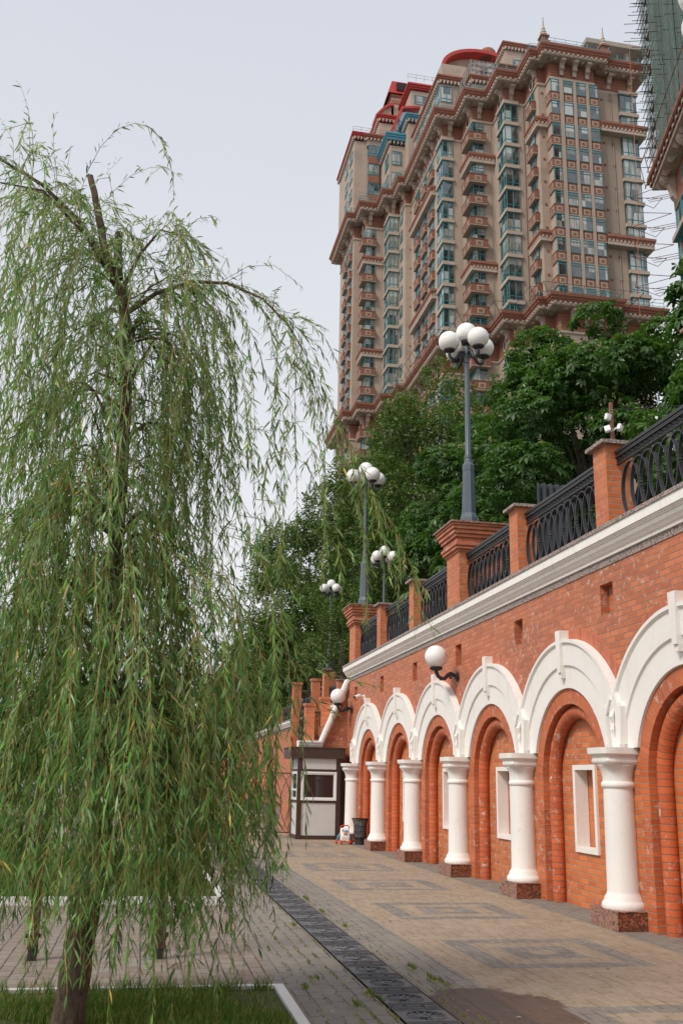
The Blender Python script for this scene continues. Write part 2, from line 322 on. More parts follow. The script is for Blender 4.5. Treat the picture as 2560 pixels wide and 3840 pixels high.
# ------------------------------------------------------------------ mesh builder and tree of objects
class MB:
    def __init__(s): s.v = []; s.f = []; s.m = []; s.uv = []; s.hasuv = False
    def add(s, vs, fs, mi=0, uvs=None):
        o = len(s.v); s.v += [tuple(x) for x in vs]; s.f += [tuple(i+o for i in f) for f in fs]; s.m += [mi]*len(fs)
        if uvs: s.hasuv = True; s.uv += uvs
        else: s.uv += [None]*len(fs)
        return s
    def box(s, x0, y0, z0, x1, y1, z1, mi=0):
        x0, x1 = min(x0, x1), max(x0, x1); y0, y1 = min(y0, y1), max(y0, y1); z0, z1 = min(z0, z1), max(z0, z1)
        return s.add([(x0, y0, z0), (x1, y0, z0), (x1, y1, z0), (x0, y1, z0), (x0, y0, z1), (x1, y0, z1), (x1, y1, z1), (x0, y1, z1)],
                     [(0, 3, 2, 1), (4, 5, 6, 7), (0, 1, 5, 4), (1, 2, 6, 5), (2, 3, 7, 6), (3, 0, 4, 7)], mi)
    def tube(s, path, rad, n=8, mi=0, cap=True, uv=False):
        P = [Vector(p) for p in path]; k = len(P)
        if not hasattr(rad, '__len__'): rad = [rad]*k
        vs = []; d0 = (P[1]-P[0]).normalized(); up = Vector((0, 0, 1)) if abs(d0.z) < .9 else Vector((1, 0, 0))
        a = d0.cross(up).normalized(); acc = [0]
        for i in range(k):
            d = (P[min(i+1, k-1)]-P[max(i-1, 0)])
            d = d.normalized() if d.length > 1e-9 else d0
            a = (a-d*a.dot(d)); a = a.normalized() if a.length > 1e-6 else d.orthogonal().normalized()
            b = d.cross(a)
            for j in range(n):
                t = 2*math.pi*j/n; vs.append(P[i]+(a*math.cos(t)+b*math.sin(t))*rad[i])
            if i: acc.append(acc[-1]+(P[i]-P[i-1]).length)
        fs = []; uvs = []
        for i in range(k-1):
            for j in range(n):
                j2 = (j+1) % n; fs.append((i*n+j, i*n+j2, (i+1)*n+j2, (i+1)*n+j))
                u0, u1 = .3+j*.1, .3+(j+1)*.1
                uvs.append([(u0, acc[i]), (u1, acc[i]), (u1, acc[i+1]), (u0, acc[i+1])])
        if cap:
            fs.append(tuple(range(n-1, -1, -1))); fs.append(tuple((k-1)*n+j for j in range(n)))
            uvs += [[(0, 0)]*n, [(0, 0)]*n]
        return s.add(vs, fs, mi, uvs if uv else None)
    def cyl(s, x, y, z0, z1, r0, r1=None, n=16, mi=0):
        return s.tube([(x, y, z0), (x, y, z1)], [r0, r0 if r1 is None else r1], n, mi)
    def lathe(s, cx, cy, prof, n=24, mi=0, sup=None):
        vs = []
        for r, z in prof:
            for j in range(n):
                t = 2*math.pi*j/n; q = 1.0
                if sup and r > sup[0] and z >= sup[1]:
                    c, d = abs(math.cos(t)), abs(math.sin(t)); q = 1/((c**6+d**6)**(1/6.))*.93
                vs.append((cx+r*q*math.cos(t), cy+r*q*math.sin(t), z))
        fs = [(i*n+j, i*n+(j+1) % n, (i+1)*n+(j+1) % n, (i+1)*n+j) for i in range(len(prof)-1) for j in range(n)]
        fs += [tuple(range(n-1, -1, -1)), tuple((len(prof)-1)*n+j for j in range(n))]
        return s.add(vs, fs, mi)
    def sphere(s, x, y, z, r, n=24, mi=0):
        m = n//2; vs = [(x, y, z-r)]
        for i in range(1, m):
            a = math.pi*i/m
            for j in range(n): vs.append((x+r*math.sin(a)*math.cos(2*math.pi*j/n), y+r*math.sin(a)*math.sin(2*math.pi*j/n), z-r*math.cos(a)))
        vs.append((x, y, z+r)); fs = [(0, 1+(j+1) % n, 1+j) for j in range(n)]
        for i in range(m-2):
            for j in range(n): fs.append((1+i*n+j, 1+i*n+(j+1) % n, 1+(i+1)*n+(j+1) % n, 1+(i+1)*n+j))
        L = len(vs)-1; fs += [(L, 1+(m-2)*n+j, 1+(m-2)*n+(j+1) % n) for j in range(n)]
        return s.add(vs, fs, mi)
    def prism(s, poly, z0, z1, mi=0, top=True):
        n = len(poly); vs = [(x, y, z0) for x, y in poly]+[(x, y, z1) for x, y in poly]
        fs = [(i, (i+1) % n, n+(i+1) % n, n+i) for i in range(n)]
        fs += [tuple(range(n-1, -1, -1)), tuple(range(n, 2*n))]
        return s.add(vs, fs, mi)
    def prismX(s, poly, x0, x1, mi=0):       # polygon in (y, z), extruded along x
        n = len(poly); vs = [(x0, y, z) for y, z in poly]+[(x1, y, z) for y, z in poly]
        fs = [(i, (i+1) % n, n+(i+1) % n, n+i) for i in range(n)]+[tuple(range(n-1, -1, -1)), tuple(range(n, 2*n))]
        return s.add(vs, fs, mi)
    def prismY(s, poly, y0, y1, mi=0):       # polygon in (x, z), extruded along y
        n = len(poly); vs = [(x, y0, z) for x, z in poly]+[(x, y1, z) for x, z in poly]
        fs = [(i, (i+1) % n, n+(i+1) % n, n+i) for i in range(n)]+[tuple(range(n-1, -1, -1)), tuple(range(n, 2*n))]
        return s.add(vs, fs, mi)
    def app(s, o, dx=0, dy=0, dz=0):
        k = len(s.v); s.v += [(x+dx, y+dy, z+dz) for x, y, z in o.v]; s.f += [tuple(i+k for i in f) for f in o.f]; s.m += o.m; s.uv += o.uv; return s
    def bar(s, a, b, w, h=None, mi=0):
        """square bar between two points"""
        return s.tube([a, b], (w/1.414 if h is None else w/1.414), 4, mi)
    def mesh(s, name, mats, org=(0, 0, 0), smooth=False, fix=True):
        me = bpy.data.meshes.new(name)
        ox, oy, oz = org
        me.from_pydata([(x-ox, y-oy, z-oz) for x, y, z in s.v], [], s.f)
        for m in mats: me.materials.append(m)
        if len(mats) > 1: me.polygons.foreach_set('material_index', s.m)
        if s.hasuv:
            ul = me.uv_layers.new(name='UVMap'); flat = []
            for f, u in zip(s.f, s.uv): flat += [c for p in (u or [(0, 0)]*len(f)) for c in p]
            ul.data.foreach_set('uv', flat)
        if smooth: me.polygons.foreach_set('use_smooth', [True]*len(s.f))
        me.update()
        if fix:
            import bmesh
            b = bmesh.new(); b.from_mesh(me); bmesh.ops.recalc_face_normals(b, faces=b.faces[:]); b.to_mesh(me); b.free()
        if smooth: me.set_sharp_from_angle(angle=R_(38))
        return me
WL = {}
def link(o, parent=None, w=(0, 0, 0)):
    COL.objects.link(o); WL[o.name] = Vector(w)
    if parent is not None: o.parent = parent; o.location = Vector(w)-WL[parent.name]
    else: o.location = w
    return o
def tag(o, label=None, cat=None, group=None, kind=None):
    if label: o['label'] = label
    if cat: o['category'] = cat
    if group: o['group'] = group
    if kind: o['kind'] = kind
    return o
def thing(name, loc, label, cat, group=None):
    return tag(link(bpy.data.objects.new(name, None), None, loc), label, cat, group)
def part(name, mb, mats, parent, smooth=False, w=None):
    mats = [M[m] for m in (mats if isinstance(mats, (list, tuple)) else [mats])]
    w = WL[parent.name] if w is None else Vector(w)
    return link(bpy.data.objects.new(name, mb.mesh(name, mats, w, smooth)), parent, w)
def solo(name, mb, mats, loc, label, cat, group=None, smooth=False):
    mats = [M[m] for m in (mats if isinstance(mats, (list, tuple)) else [mats])]
    return tag(link(bpy.data.objects.new(name, mb.mesh(name, mats, loc, smooth)), None, loc), label, cat, group)
def struct(name, mb, mats, smooth=False, kind='structure', label=None, cat=None):
    mats = [M[m] for m in (mats if isinstance(mats, (list, tuple)) else [mats])]
    o = link(bpy.data.objects.new(name, mb.mesh(name, mats, (0, 0, 0), smooth)), None, (0, 0, 0))
    return tag(o, label or name.replace('_', ' '), cat or name.replace('_', ' '), None, kind)
def dup(o, loc, label=None, rotz=None, group=None, parent=None):
    c = o.copy(); COL.objects.link(c); WL[c.name] = Vector(loc) if parent is None else WL[o.name]
    if parent is None: c.location = loc
    else: c.parent = parent
    if rotz is not None: c.rotation_euler[2] = rotz
    if label: c['label'] = label
    if group: c['group'] = group
    for ch in list(o.children): dup(ch, None, parent=c)
    return c
def leafmesh(name, V, Fc, rnd, mat, org):
    """V (n,3) array, Fc list of (k,) index arrays with constant size per block, rnd per face"""
    me = bpy.data.meshes.new(name); V = V-np.array(org)
    me.vertices.add(len(V)); me.vertices.foreach_set('co', V.astype(np.float32).ravel())
    loops = np.concatenate([f.ravel() for f in Fc]); tot = np.concatenate([np.full(len(f), f.shape[1]) for f in Fc])
    start = np.concatenate([[0], np.cumsum(tot)[:-1]])
    me.loops.add(len(loops)); me.loops.foreach_set('vertex_index', loops.astype(np.int32))
    me.polygons.add(len(tot)); me.polygons.foreach_set('loop_start', start.astype(np.int32)); me.polygons.foreach_set('loop_total', tot.astype(np.int32))
    me.update(calc_edges=True)
    a = me.attributes.new('rnd', 'FLOAT', 'FACE'); a.data.foreach_set('value', rnd.astype(np.float32))
    me.materials.append(M[mat]); return me
rng = np.random.default_rng(7); random.seed(7)
# ------------------------------------------------------------------ ground
WX = 6.0                       # face of the embankment wall
COLY = [11.85+3.27*k for k in range(-2, 6)]; YEND = 29.55; YNEAR = COLY[0]-1.63
g = MB(); g.box(-900, -60, -.4, 900, 1500, -.02); struct('ground', g, 'mix_pave')
g = MB()
def rect(mb, x0, y0, x1, y1, z, mi=0): mb.add([(x0, y0, z), (x1, y0, z), (x1, y1, z), (x0, y1, z)], [(0, 1, 2, 3)], mi)
xs = [2.92, 3.29]+[3.29+.24*i for i in range(1, 8)]+[5.55]
kinds = []
ys = [0.0]
sq = []
for k in range(-3, 10):
    top = 11.06+3.28*k
    if top < 1 or top > 31: continue
    sq.append((top-1.68, top))
y = 0.0
def cellrow(y0, y1, ring):
    for i in range(len(xs)-1):
        mi = 0
        if ring is not None and 1 <= i <= 7:
            c = i-1; d = min(c, 6-c, ring, 6-ring); mi = 1 if d in (0, 2) else 0
        rect(g, xs[i], y0, xs[i+1], y1, 0, mi)
for a, b in sq:
    cellrow(y, a, None)
    for r in range(7): cellrow(a+.24*r, a+.24*(r+1), r)
    y = b
cellrow(y, 60, None)
struct('promenade_paving', g, ['tan_pave', 'dark_pave'])
g = MB(); rect(g, 2.37, 0, 2.92, 60, 0); rect(g, 5.55, 0, 6.6, 60, 0); rect(g, 1.24, 0, 1.94, 60, 0)
struct('border_paving', g, 'grey_pave')
g = MB()
rect(g, -30, 8.62, 1.24, 14.1, 0); rect(g, -30, 23.4, 1.24, 60, 0); rect(g, 1.24, 8.62, 1.2401, 8.63, 0)
struct('square_paving', g, 'mix_pave')
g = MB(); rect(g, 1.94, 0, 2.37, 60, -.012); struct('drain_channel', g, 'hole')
# lawns with their white kerbs
for (x0, y0, x1, y1) in ((-8, 2.0, 1.16, 8.5), (-8, 14.2, 1.16, 23.2)):
    g = MB(); g.box(x0, y0, -.3, x1, y1, .03); struct('lawn', g, 'soil')
    g = MB(); h = .055 if y0 < 5 else .10
    g.box(x0, y1, -.2, x1+.08, y1+.07, h); g.box(x1, y0, -.2, x1+.08, y1, h); g.box(x0, y0-.07, -.2, x1+.08, y0, h)
    struct('lawn_kerb', g, 'kerb')
def blades(name, boxes, n, hmin, hmax, wd, mat, label, dens=None):
    tot = sum((b[2]-b[0])*(b[3]-b[1]) for b in boxes); P = []
    for b in boxes:
        k = int(n*(b[2]-b[0])*(b[3]-b[1])/tot); P.append(np.stack([rng.uniform(b[0], b[2], k), rng.uniform(b[1], b[3], k)], 1))
    P = np.concatenate(P); n = len(P)
    if dens is not None:
        keep = rng.random(n) < dens(P[:, 0], P[:, 1]); P = P[keep]; n = len(P)
    h = rng.uniform(hmin, hmax, n); a = rng.uniform(0, 2*np.pi, n); l = rng.uniform(.1, .7, n)*h; az = rng.uniform(0, 2*np.pi, n)
    wv = np.stack([np.cos(a), np.sin(a), 0*a], 1)*wd*.5
    b0 = np.stack([P[:, 0], P[:, 1], np.full(n, .028)], 1); d = np.stack([np.cos(az)*l, np.sin(az)*l, h], 1)
    mid = b0+d*np.array([.35, .35, .55]); tip = b0+d
    V = np.stack([b0-wv, b0+wv, mid+wv*.8, mid-wv*.8, tip], 1).reshape(-1, 3)
    i = np.arange(n)*5; F4 = np.stack([i, i+1, i+2, i+3], 1); F3 = np.stack([i+3, i+2, i+4], 1)
    r = rng.random(n); me = leafmesh(name, V, [F4, F3], np.concatenate([r, r]), mat, (0, 0, 0))
    o = link(bpy.data.objects.new(name, me)); return tag(o, label, 'grass', None, 'stuff')
patch = lambda x, y: .15+.85*((np.sin(x*3.1+1)+np.sin(y*4.3+x*2)+np.sin(x*7+y*5)*.6) > -.6)
blades('grass', [(-2.1, 7.0, 1.12, 8.46)], 26000, .03, .085, .006, 'grassblade', 'short patchy lawn grass around the foot of the willow', patch)
blades('grass', [(-3.5, 14.25, 1.12, 23.1)], 26000, .05, .14, .012, 'grassblade', 'green lawn behind the white kerb beyond the brown posts', patch)
# long tufts along the kerb, weeds in the joints beside the drain, dead leaves
cl = [(random.uniform(-1.4, 1.1), 8.42+random.uniform(0, .07)) for _ in range(60)]
blades('grass', [(x, y, x+.08, y+.05) for x, y in cl], 900, .06, .15, .006, 'grassblade', 'long grass blades leaning over the near white kerb')
joints = []
for _ in range(420):
    xx = random.choice([1.38, 1.5, 1.62, 1.74, 1.88, 1.90, 2.39, 2.40, 2.5]); yy = 7.2+random.random()**1.6*13; s = random.uniform(.01, .09)
    joints.append((xx-.010, yy-s, xx+.010, yy+s))
for (xx, yy) in ((1.42, 8.55), (1.55, 8.9), (2.52, 9.35), (2.55, 8.75), (1.86, 8.2), (2.42, 11.9), (2.38, 13.2), (1.84, 12.0), (1.7, 7.9), (2.62, 8.55)):
    joints.append((xx-.035, yy-.12, xx+.035, yy+.12))
for _ in range(20):
    yy = random.uniform(10, 28); joints.append((5.93, yy-.05, 6.0, yy+.05))
blades('weeds', joints, 5200, .006, .022, .005, 'weed', 'yellow green moss and weeds in the paving joints by the drain')
tf = []
for (xx, yy, s) in ((1.42, 8.55, .05), (1.58, 8.9, .04), (2.52, 9.35, .06), (2.56, 8.85, .07), (2.60, 8.72, .05), (1.90, 8.25, .07), (1.93, 8.05, .05), (2.42, 11.9, .05), (2.38, 13.2, .07), (1.84, 12.0, .05), (1.7, 7.9, .05), (1.35, 10.4, .05), (1.5, 11.0, .05), (2.40, 14.6, .09), (1.62, 9.6, .04)):
    tf.append((xx-s*.22, yy-s*1.9, xx+s*.22, yy+s*1.9))
blades('weeds', tf, 900, .012, .045, .006, 'grassblade', 'small green weed tufts growing beside the drain covers')
def litter(name, n, x0, x1, y0, y1, label, mats_v):
    P = np.stack([rng.uniform(x0, x1, n), rng.uniform(y0, y1, n)], 1); a = rng.uniform(0, 6.28, n); L_ = rng.uniform(.02, .06, n); W_ = L_*rng.uniform(.15, .45, n)
    d = np.stack([np.cos(a), np.sin(a)], 1)*L_[:, None]*.5; p = np.stack([-np.sin(a), np.cos(a)], 1)*W_[:, None]*.5
    z = np.full(n, .008); zz = rng.uniform(.006, .018, n)
    V = np.stack([np.c_[P-d, z], np.c_[P+p, zz], np.c_[P+d, z], np.c_[P-p, zz]], 1).reshape(-1, 3); i = np.arange(n)*4
    me = leafmesh(name, V, [np.stack([i, i+1, i+2, i+3], 1)], rng.random(n), mats_v, (0, 0, 0))
    tag(link(bpy.data.objects.new(name, me)), label, 'leaves', None, 'stuff')
M['dead'] = leafmat('dead leaf', (.20, .10, .03), (.48, .36, .17), (.5, .46, .36), None, .1, .7, .8)
litter('fallen_leaves', 420, 1.3, 5.9, 7.0, 24, 'small dry willow leaves scattered on the pavement', 'dead')
litter('fallen_leaves', 160, -1.2, 1.9, 7.0, 14, 'dry leaves scattered under the willow on paving and lawn', 'dead')

# drain covers: every cast plate is a thing
def grate_mesh():
    b = MB(); hw, hl = .195, .288; R1 = .152; n = 16
    # plate around the wheel
    ring = [(R1*math.cos(2*math.pi*i/32), R1*math.sin(2*math.pi*i/32)) for i in range(32)]
    sqr = []
    for x, y in ring:
        k = 1/max(abs(x)/hw, abs(y)/hl); sqr.append((x*k, y*k))
    for z0, z1, A, B in ((0, .006, ring, sqr),):
        for i in range(32):
            j = (i+1) % 32
            b.add([(A[i][0], A[i][1], z1), (A[j][0], A[j][1], z1), (B[j][0], B[j][1], z1), (B[i][0], B[i][1], z1)], [(0, 1, 2, 3)])
            b.add([(A[i][0], A[i][1], z1), (A[j][0], A[j][1], z1), (A[j][0], A[j][1], -.01), (A[i][0], A[i][1], -.01)], [(0, 1, 2, 3)])
    b.box(-hw, -hl, -.01, hw, -hl+.004, .006); b.box(-hw, hl-.004, -.01, hw, hl, .006)
    for y in (-.235, -.19, .19, .235): b.box(-hw+.01, y-.006, .006, hw-.01, y+.006, .013)
    for r, rr in ((R1, .007), (.03, .012)):
        b.tube([(r*math.cos(2*math.pi*i/24), r*math.sin(2*math.pi*i/24), .006) for i in range(25)], rr, 5, cap=False)
    for i in range(15):
        a = 2*math.pi*i/15; b.tube([(.03*math.cos(a), .03*math.sin(a), .001), (R1*math.cos(a+.12), R1*math.sin(a+.12), .001)], [.004, .0085], 4)
    return b
grn = MB(); grn = grate_mesh()
for sx_ in (-.17, .17):
    for yy in (-.265, .265): grn.box(sx_-.008, yy-.008, .006, sx_+.008, yy+.008, .012)
hol = MB()
for x, y in ((-.07, -.262), (.07, -.262), (-.07, .262), (.07, .262)): hol.box(x-.013, y-.013, .0055, x+.013, y+.013, .0075)
gy = 7.59-.595
ords = ['nearest', 'second', 'third', 'fourth', 'fifth', 'sixth', 'seventh', 'eighth', 'ninth', 'tenth', 'eleventh', 'twelfth']
first = None
for k in range(34):
    yy = gy+.595*k
    lab = ('black cast iron drain cover with wheel pattern, ' + (ords[k-1]+' from the bottom edge') if 1 <= k <= 12 else 'black drain cover in the far run of the drain')
    if k == 0: continue
    if first is None:
        first = thing('drain_cover', (2.155, yy, 0), lab, 'drain cover', 'cast iron covers along the drain')
        part('grate', MBm := (MB().app(grn, 2.155, yy, 0)), 'grate', first); part('bolt_hole', MB().app(hol, 2.155, yy, 0), 'hole', first)
    else:
        o = dup(first, (2.155, yy, 0), lab); o.location.x += random.uniform(-.004, .004); o.rotation_euler[0] = random.uniform(-.004, .004)

# ------------------------------------------------------------------ embankment wall
ZC, ZTOP = 1.75, 4.53
wall = thing('embankment_wall', (WX, 20, 0), 'tall orange brick embankment wall with blind arches and white columns', 'wall')
a_ = 1.03; H_ = 1.635
up, lo = MB(), MB()
def arcpts(r, n=24, t0=-math.pi/2, t1=math.pi/2): return [(r*math.sin(t0+(t1-t0)*i/n), ZC+r*math.cos(t0+(t1-t0)*i/n)) for i in range(n+1)]
slotsY = []
for k in range(len(COLY)): slotsY.append(COLY[k]+.33)
ring, arch, sold, roll, panel, frames, recess = MB(), MB(), MB(), MB(), MB(), MB(), MB()
bays = [(COLY[i]+COLY[i+1])/2+.03 for i in range(len(COLY)-1)]
def facade_quad(mb, y0, z0, y1, z1, x=WX): mb.add([(x, y0, z0), (x, y1, z0), (x, y1, z1), (x, y0, z1)], [(0, 1, 2, 3)])
for Yc in bays:
    facade_quad(lo, Yc-H_, 0, Yc-a_, ZC); facade_quad(lo, Yc+a_, 0, Yc+H_, ZC)
    A = arcpts(a_)
    for i in range(24):
        (u0, z0), (u1, z1) = A[i], A[i+1]
        up.add([(WX, Yc+u0, z0), (WX, Yc+u1, z1), (WX, Yc+u1, 3.80), (WX, Yc+u0, 3.80)], [(0, 1, 2, 3)])
    facade_quad(up, Yc-H_, ZC, Yc-a_, 3.80); facade_quad(up, Yc+a_, ZC, Yc+H_, 3.80)
# upper field with recessed slots
cuts = [(y-.19, y+.19) for y in slotsY if YNEAR < y-.2 and y+.2 < YEND]
y = YNEAR
facade_quad(up, YNEAR, 4.30, YEND, ZTOP); facade_quad(up, YNEAR, 3.80, YEND, 3.885)
facade_quad(up, bays[-1]+H_, 0, YEND, 3.80)
for a, b in cuts+[(YEND, YEND)]:
    facade_quad(up, y, 3.885, a, 4.30); y = b
for a, b in cuts:
    facade_quad(up, a, 3.885, b, 4.30, WX+.13)
    up.add([(WX, a, 3.885), (WX+.13, a, 3.885), (WX+.13, a, 4.3), (WX, a, 4.3), (WX, b, 3.885), (WX+.13, b, 3.885), (WX+.13, b, 4.3), (WX, b, 4.3)],
           [(0, 1, 2, 3), (4, 5, 6, 7), (0, 1, 5, 4), (3, 2, 6, 7)])
up.add([(WX, YEND, 0), (9, YEND, 0), (9, YEND, 4.9), (WX, YEND, 4.9)], [(0, 1, 2, 3)])
up.box(6.62, YNEAR, -.2, 9, YEND-.05, 4.85)
# brick facings
part('upper_brickwork', up, 'brick_up', wall); part('lower_brickwork', lo, 'brick_low', wall)
def annulus(mb, Yc, r0, r1, x, zj=0.0, clip=None, thick=0, n=30, uvs=True):
    """brick ring and its straight jambs, proud of the wall"""
    pts = []
    ang = [math.pi*(i/n-.5) for i in range(n+1)]
    P0 = [(-r0, zj)]+[(r0*math.sin(t), ZC+r0*math.cos(t)) for t in ang]+[(r0, zj)]
    P1 = [(-r1, zj)]+[(r1*math.sin(t), ZC+r1*math.cos(t)) for t in ang]+[(r1, zj)]
    rm = (r0+r1)/2; s = [0]
    for i in range(1, len(P0)):
        s.append(s[-1]+math.hypot((P0[i][0]+P1[i][0])/2-(P0[i-1][0]+P1[i-1][0])/2, (P0[i][1]+P1[i][1])/2-(P0[i-1][1]+P1[i-1][1])/2))
    for i in range(len(P0)-1):
        q = [P0[i], P1[i], P1[i+1], P0[i+1]]
        mb.add([(x, Yc+u, z) for u, z in q], [(0, 1, 2, 3)], 0, [[(0.01, s[i]), (.24, s[i]), (.24, s[i+1]), (.01, s[i+1])]])
        for Pp in (P0, P1):
            mb.add([(x, Yc+Pp[i][0], Pp[i][1]), (x, Yc+Pp[i+1][0], Pp[i+1][1]), (x+thick, Yc+Pp[i+1][0], Pp[i+1][1]), (x+thick, Yc+Pp[i][0], Pp[i][1])], [(0, 1, 2, 3)], 0,
                   [[(.01, s[i]), (.01, s[i+1]), (.12, s[i+1]), (.12, s[i])]])
def clip_ring(mb, Yc, radii, xs_, uv=False, ztest=2.11, n=40):
    """white archivolt: bands at growing radius, cut by the bay edges and the capitals"""
    rows = []
    for r, x in zip(radii, xs_):
        t = math.pi/2
        if r > H_: t = min(t, math.asin(H_/r))
        if ztest is not None and ZC+r*math.cos(t) < ztest: t = min(t, math.acos((ztest-ZC)/r))
        rows.append([(x, Yc+r*math.sin(-t+2*t*i/n), ZC+r*math.cos(-t+2*t*i/n), r*(-t+2*t*i/n)) for i in range(n+1)])
    for a in range(len(rows)-1):
        for i in range(n):
            q = [rows[a][i], rows[a][i+1], rows[a+1][i+1], rows[a+1][i]]
            mb.add([p[:3] for p in q], [(0, 1, 2, 3)], 0, [[(.01, q[0][3]), (.01, q[1][3]), (.24, q[2][3]), (.24, q[3][3])]] if uv else None)
for bi, Yc in enumerate(bays):
    ar = MB(); annulus(ar, Yc, a_, 1.25, WX-.022, thick=.15)
    part('brick_arch', ar, 'brick_uv', wall)
    so_ = MB(); clip_ring(so_, Yc, [1.94, 1.945, 2.12, 2.125], [WX, WX-.014, WX-.014, WX], True)
    part('soldier_course', so_, 'brick_uvs', wall)
    av = MB()
    clip_ring(av, Yc, [1.248, 1.252, 1.52, 1.56, 1.575, 1.669, 1.87, 1.90, 1.945, 1.95], [WX-.005, WX-.060, WX-.062, WX-.066, WX-.095, WX-.097, WX-.10, WX-.135, WX-.135, WX-.005])
    part('white_archivolt', av, 'white', wall, True)
    ks = MB(); ks.prismX([(Yc-.05, 3.22), (Yc+.05, 3.22), (Yc+.085, 3.83), (Yc-.085, 3.83)], WX-.155, WX-.01)
    ks.prismX([(Yc-.035, 3.14), (Yc+.035, 3.14), (Yc+.05, 3.22), (Yc-.05, 3.22)], WX-.13, WX-.01)
    part('keystone', ks, 'white', wall)
    rl = MB(); R = .925; x = WX+.135
    path = [(x, Yc-R, 0), (x, Yc-R, .6), (x, Yc-R, 1.2)]+[(x, Yc+R*math.sin(math.pi*(i/28-.5)), ZC+R*math.cos(math.pi*(i/28-.5))) for i in range(29)]+[(x, Yc+R, 1.2), (x, Yc+R, .6), (x, Yc+R, 0)]
    rl.tube(path, .098, 14, uv=True); part('brick_roll_moulding', rl, 'brick_roll', wall, True)
    # stepped reveal behind the ring and the panel with its framed recess
    rv = MB(); annulus(rv, Yc, .90, a_+.02, WX+.12, thick=.1); part('inner_reveal', rv, 'brick_uv', wall)
    pn = MB(); fy = Yc+.04; x = WX+.215
    ya, yb, za, zb = fy-.30, fy+.30, .80, 1.86
    facade_quad(pn, Yc-1.1, 0, ya, 2.9, x); facade_quad(pn, yb, 0, Yc+1.1, 2.9, x); facade_quad(pn, ya, 0, yb, za, x); facade_quad(pn, ya, zb, yb, 2.9, x); facade_quad(pn, ya, za, yb, zb, x+.17)
    part('niche_panel', pn, 'brick_low', wall)
    fr = MB(); x0 = x-.035
    fr.box(x0, ya-.07, za-.07, x+.01, ya, zb+.07); fr.box(x0, yb, za-.07, x+.01, yb+.07, zb+.07); fr.box(x0, ya, za-.07, x+.01, yb, za); fr.box(x0, ya, zb, x+.01, yb, zb+.07)
    fr.box(x+.01, ya-.004, za-.004, x+.165, ya, zb+.004); fr.box(x+.01, yb, za-.004, x+.165, yb+.004, zb+.004); fr.box(x+.01, ya, za-.004, x+.165, yb, za); fr.box(x+.01, ya, zb, x+.165, yb, zb+.004)
    o = part('white_frame', fr, 'white', wall); bv = o.modifiers.new('b', 'BEVEL'); bv.width = .014; bv.segments = 3; bv.limit_method = 'ANGLE'
# columns
prof = [(.262, .215), (.27, .24), (.268, .275), (.25, .30), (.235, .32), (.232, .345), (.205, .385), (.196, .42), (.193, .9), (.186, 1.62), (.205, 1.635), (.212, 1.66), (.205, 1.69), (.188, 1.705),
        (.19, 1.76), (.21, 1.84), (.245, 1.895), (.25, 1.905), (.272, 1.92), (.285, 1.95), (.275, 1.985), (.272, 1.995), (.29, 2.01), (.325, 2.035), (.33, 2.11)]
for k, y in enumerate(COLY[1:]):
    c = MB(); c.lathe(5.865, y, prof, 32, sup=(.2, 1.9)); col = part('column', c, 'white', wall, True)
    p = MB(); p.box(5.60, y-.35, 0, WX+.01, y+.35, .215, 0)
    p2 = MB(); p2.box(5.59, y-.36, .0, 5.60, y-.005, .222); p2.box(5.59, y+.005, 0, 5.60, y+.36, .222); p2.box(5.60, y-.36, .213, WX, y+.36, .222)
    q = part('pedestal', p, 'granite_red', col); part('granite_slab', p2, 'granite_side', col)
    o_ = MB(); yy = y+.02
    o_.prismX([(yy-.10, 2.11), (yy+.10, 2.11), (yy+.155, 2.62), (yy+.04, 2.86), (yy-.04, 2.86), (yy-.155, 2.62)], WX-.13, WX-.02)
    for s in (-1, 1):
        o_.prismX([(yy+s*.16, 2.16), (yy+s*.20, 2.16), (yy+s*.25, 2.62), (yy+s*.215, 2.68), (yy+s*.19, 2.62)], WX-.165, WX-.02)
        o_.prismX([(yy+s*.06, 2.72), (yy+s*.20, 2.50), (yy+s*.22, 2.53), (yy+s*.08, 2.78)], WX-.16, WX-.02)
    o_.tube([(WX-.13, yy, 2.26), (WX-.165, yy, 2.34), (WX-.15, yy, 2.42), (WX-.175, yy, 2.50), (WX-.13, yy, 2.60)], [.008, .026, .018, .036, .01], 8)
    part('console_ornament', o_, 'white', wall)
# cornice, granite band, coping
def sweepX(prof_, y0, y1, mi=0):
    b = MB(); n = len(prof_)
    b.add([(x, y0, z) for x, z in prof_]+[(x, y1, z) for x, z in prof_], [(i, i+1, n+i+1, n+i) for i in range(n-1)]+[tuple(range(n)), tuple(range(2*n-1, n-1, -1))], mi); return b
cprof = [(6.02, 4.63), (5.95, 4.63), (5.945, 4.66), (5.90, 4.664), (5.893, 4.70), (5.86, 4.703), (5.842, 4.72), (5.835, 4.745), (5.80, 4.75), (5.79, 4.785), (5.762, 4.788), (5.758, 4.81), (5.742, 4.812), (5.738, 4.83), (5.722, 4.832), (5.72, 4.898), (6.02, 4.898)]
cprof = [(6.02, 4.63), (5.955, 4.63), (5.95, 4.675), (5.93, 4.68), (5.918, 4.695), (5.902, 4.715), (5.882, 4.735), (5.868, 4.76), (5.862, 4.785), (5.845, 4.788), (5.842, 4.805), (5.828, 4.807), (5.826, 4.825), (5.806, 4.828), (5.804, 4.949), (6.02, 4.949)]
part('white_cornice', sweepX(cprof, YNEAR, YEND+.02), 'white2', wall)
b = MB(); b.box(5.985, YNEAR, 4.53, 6.02, YEND+.01, 4.63); part('granite_band', b, 'granite_band', wall)
b = MB(); y = YNEAR
while y < YEND:
    y1 = min(y+.9, YEND+.05); b.box(5.785, y+.002, 4.949, 6.7, y1-.002, 5.0); y = y1
part('coping_slab', b, 'granite_band', wall)
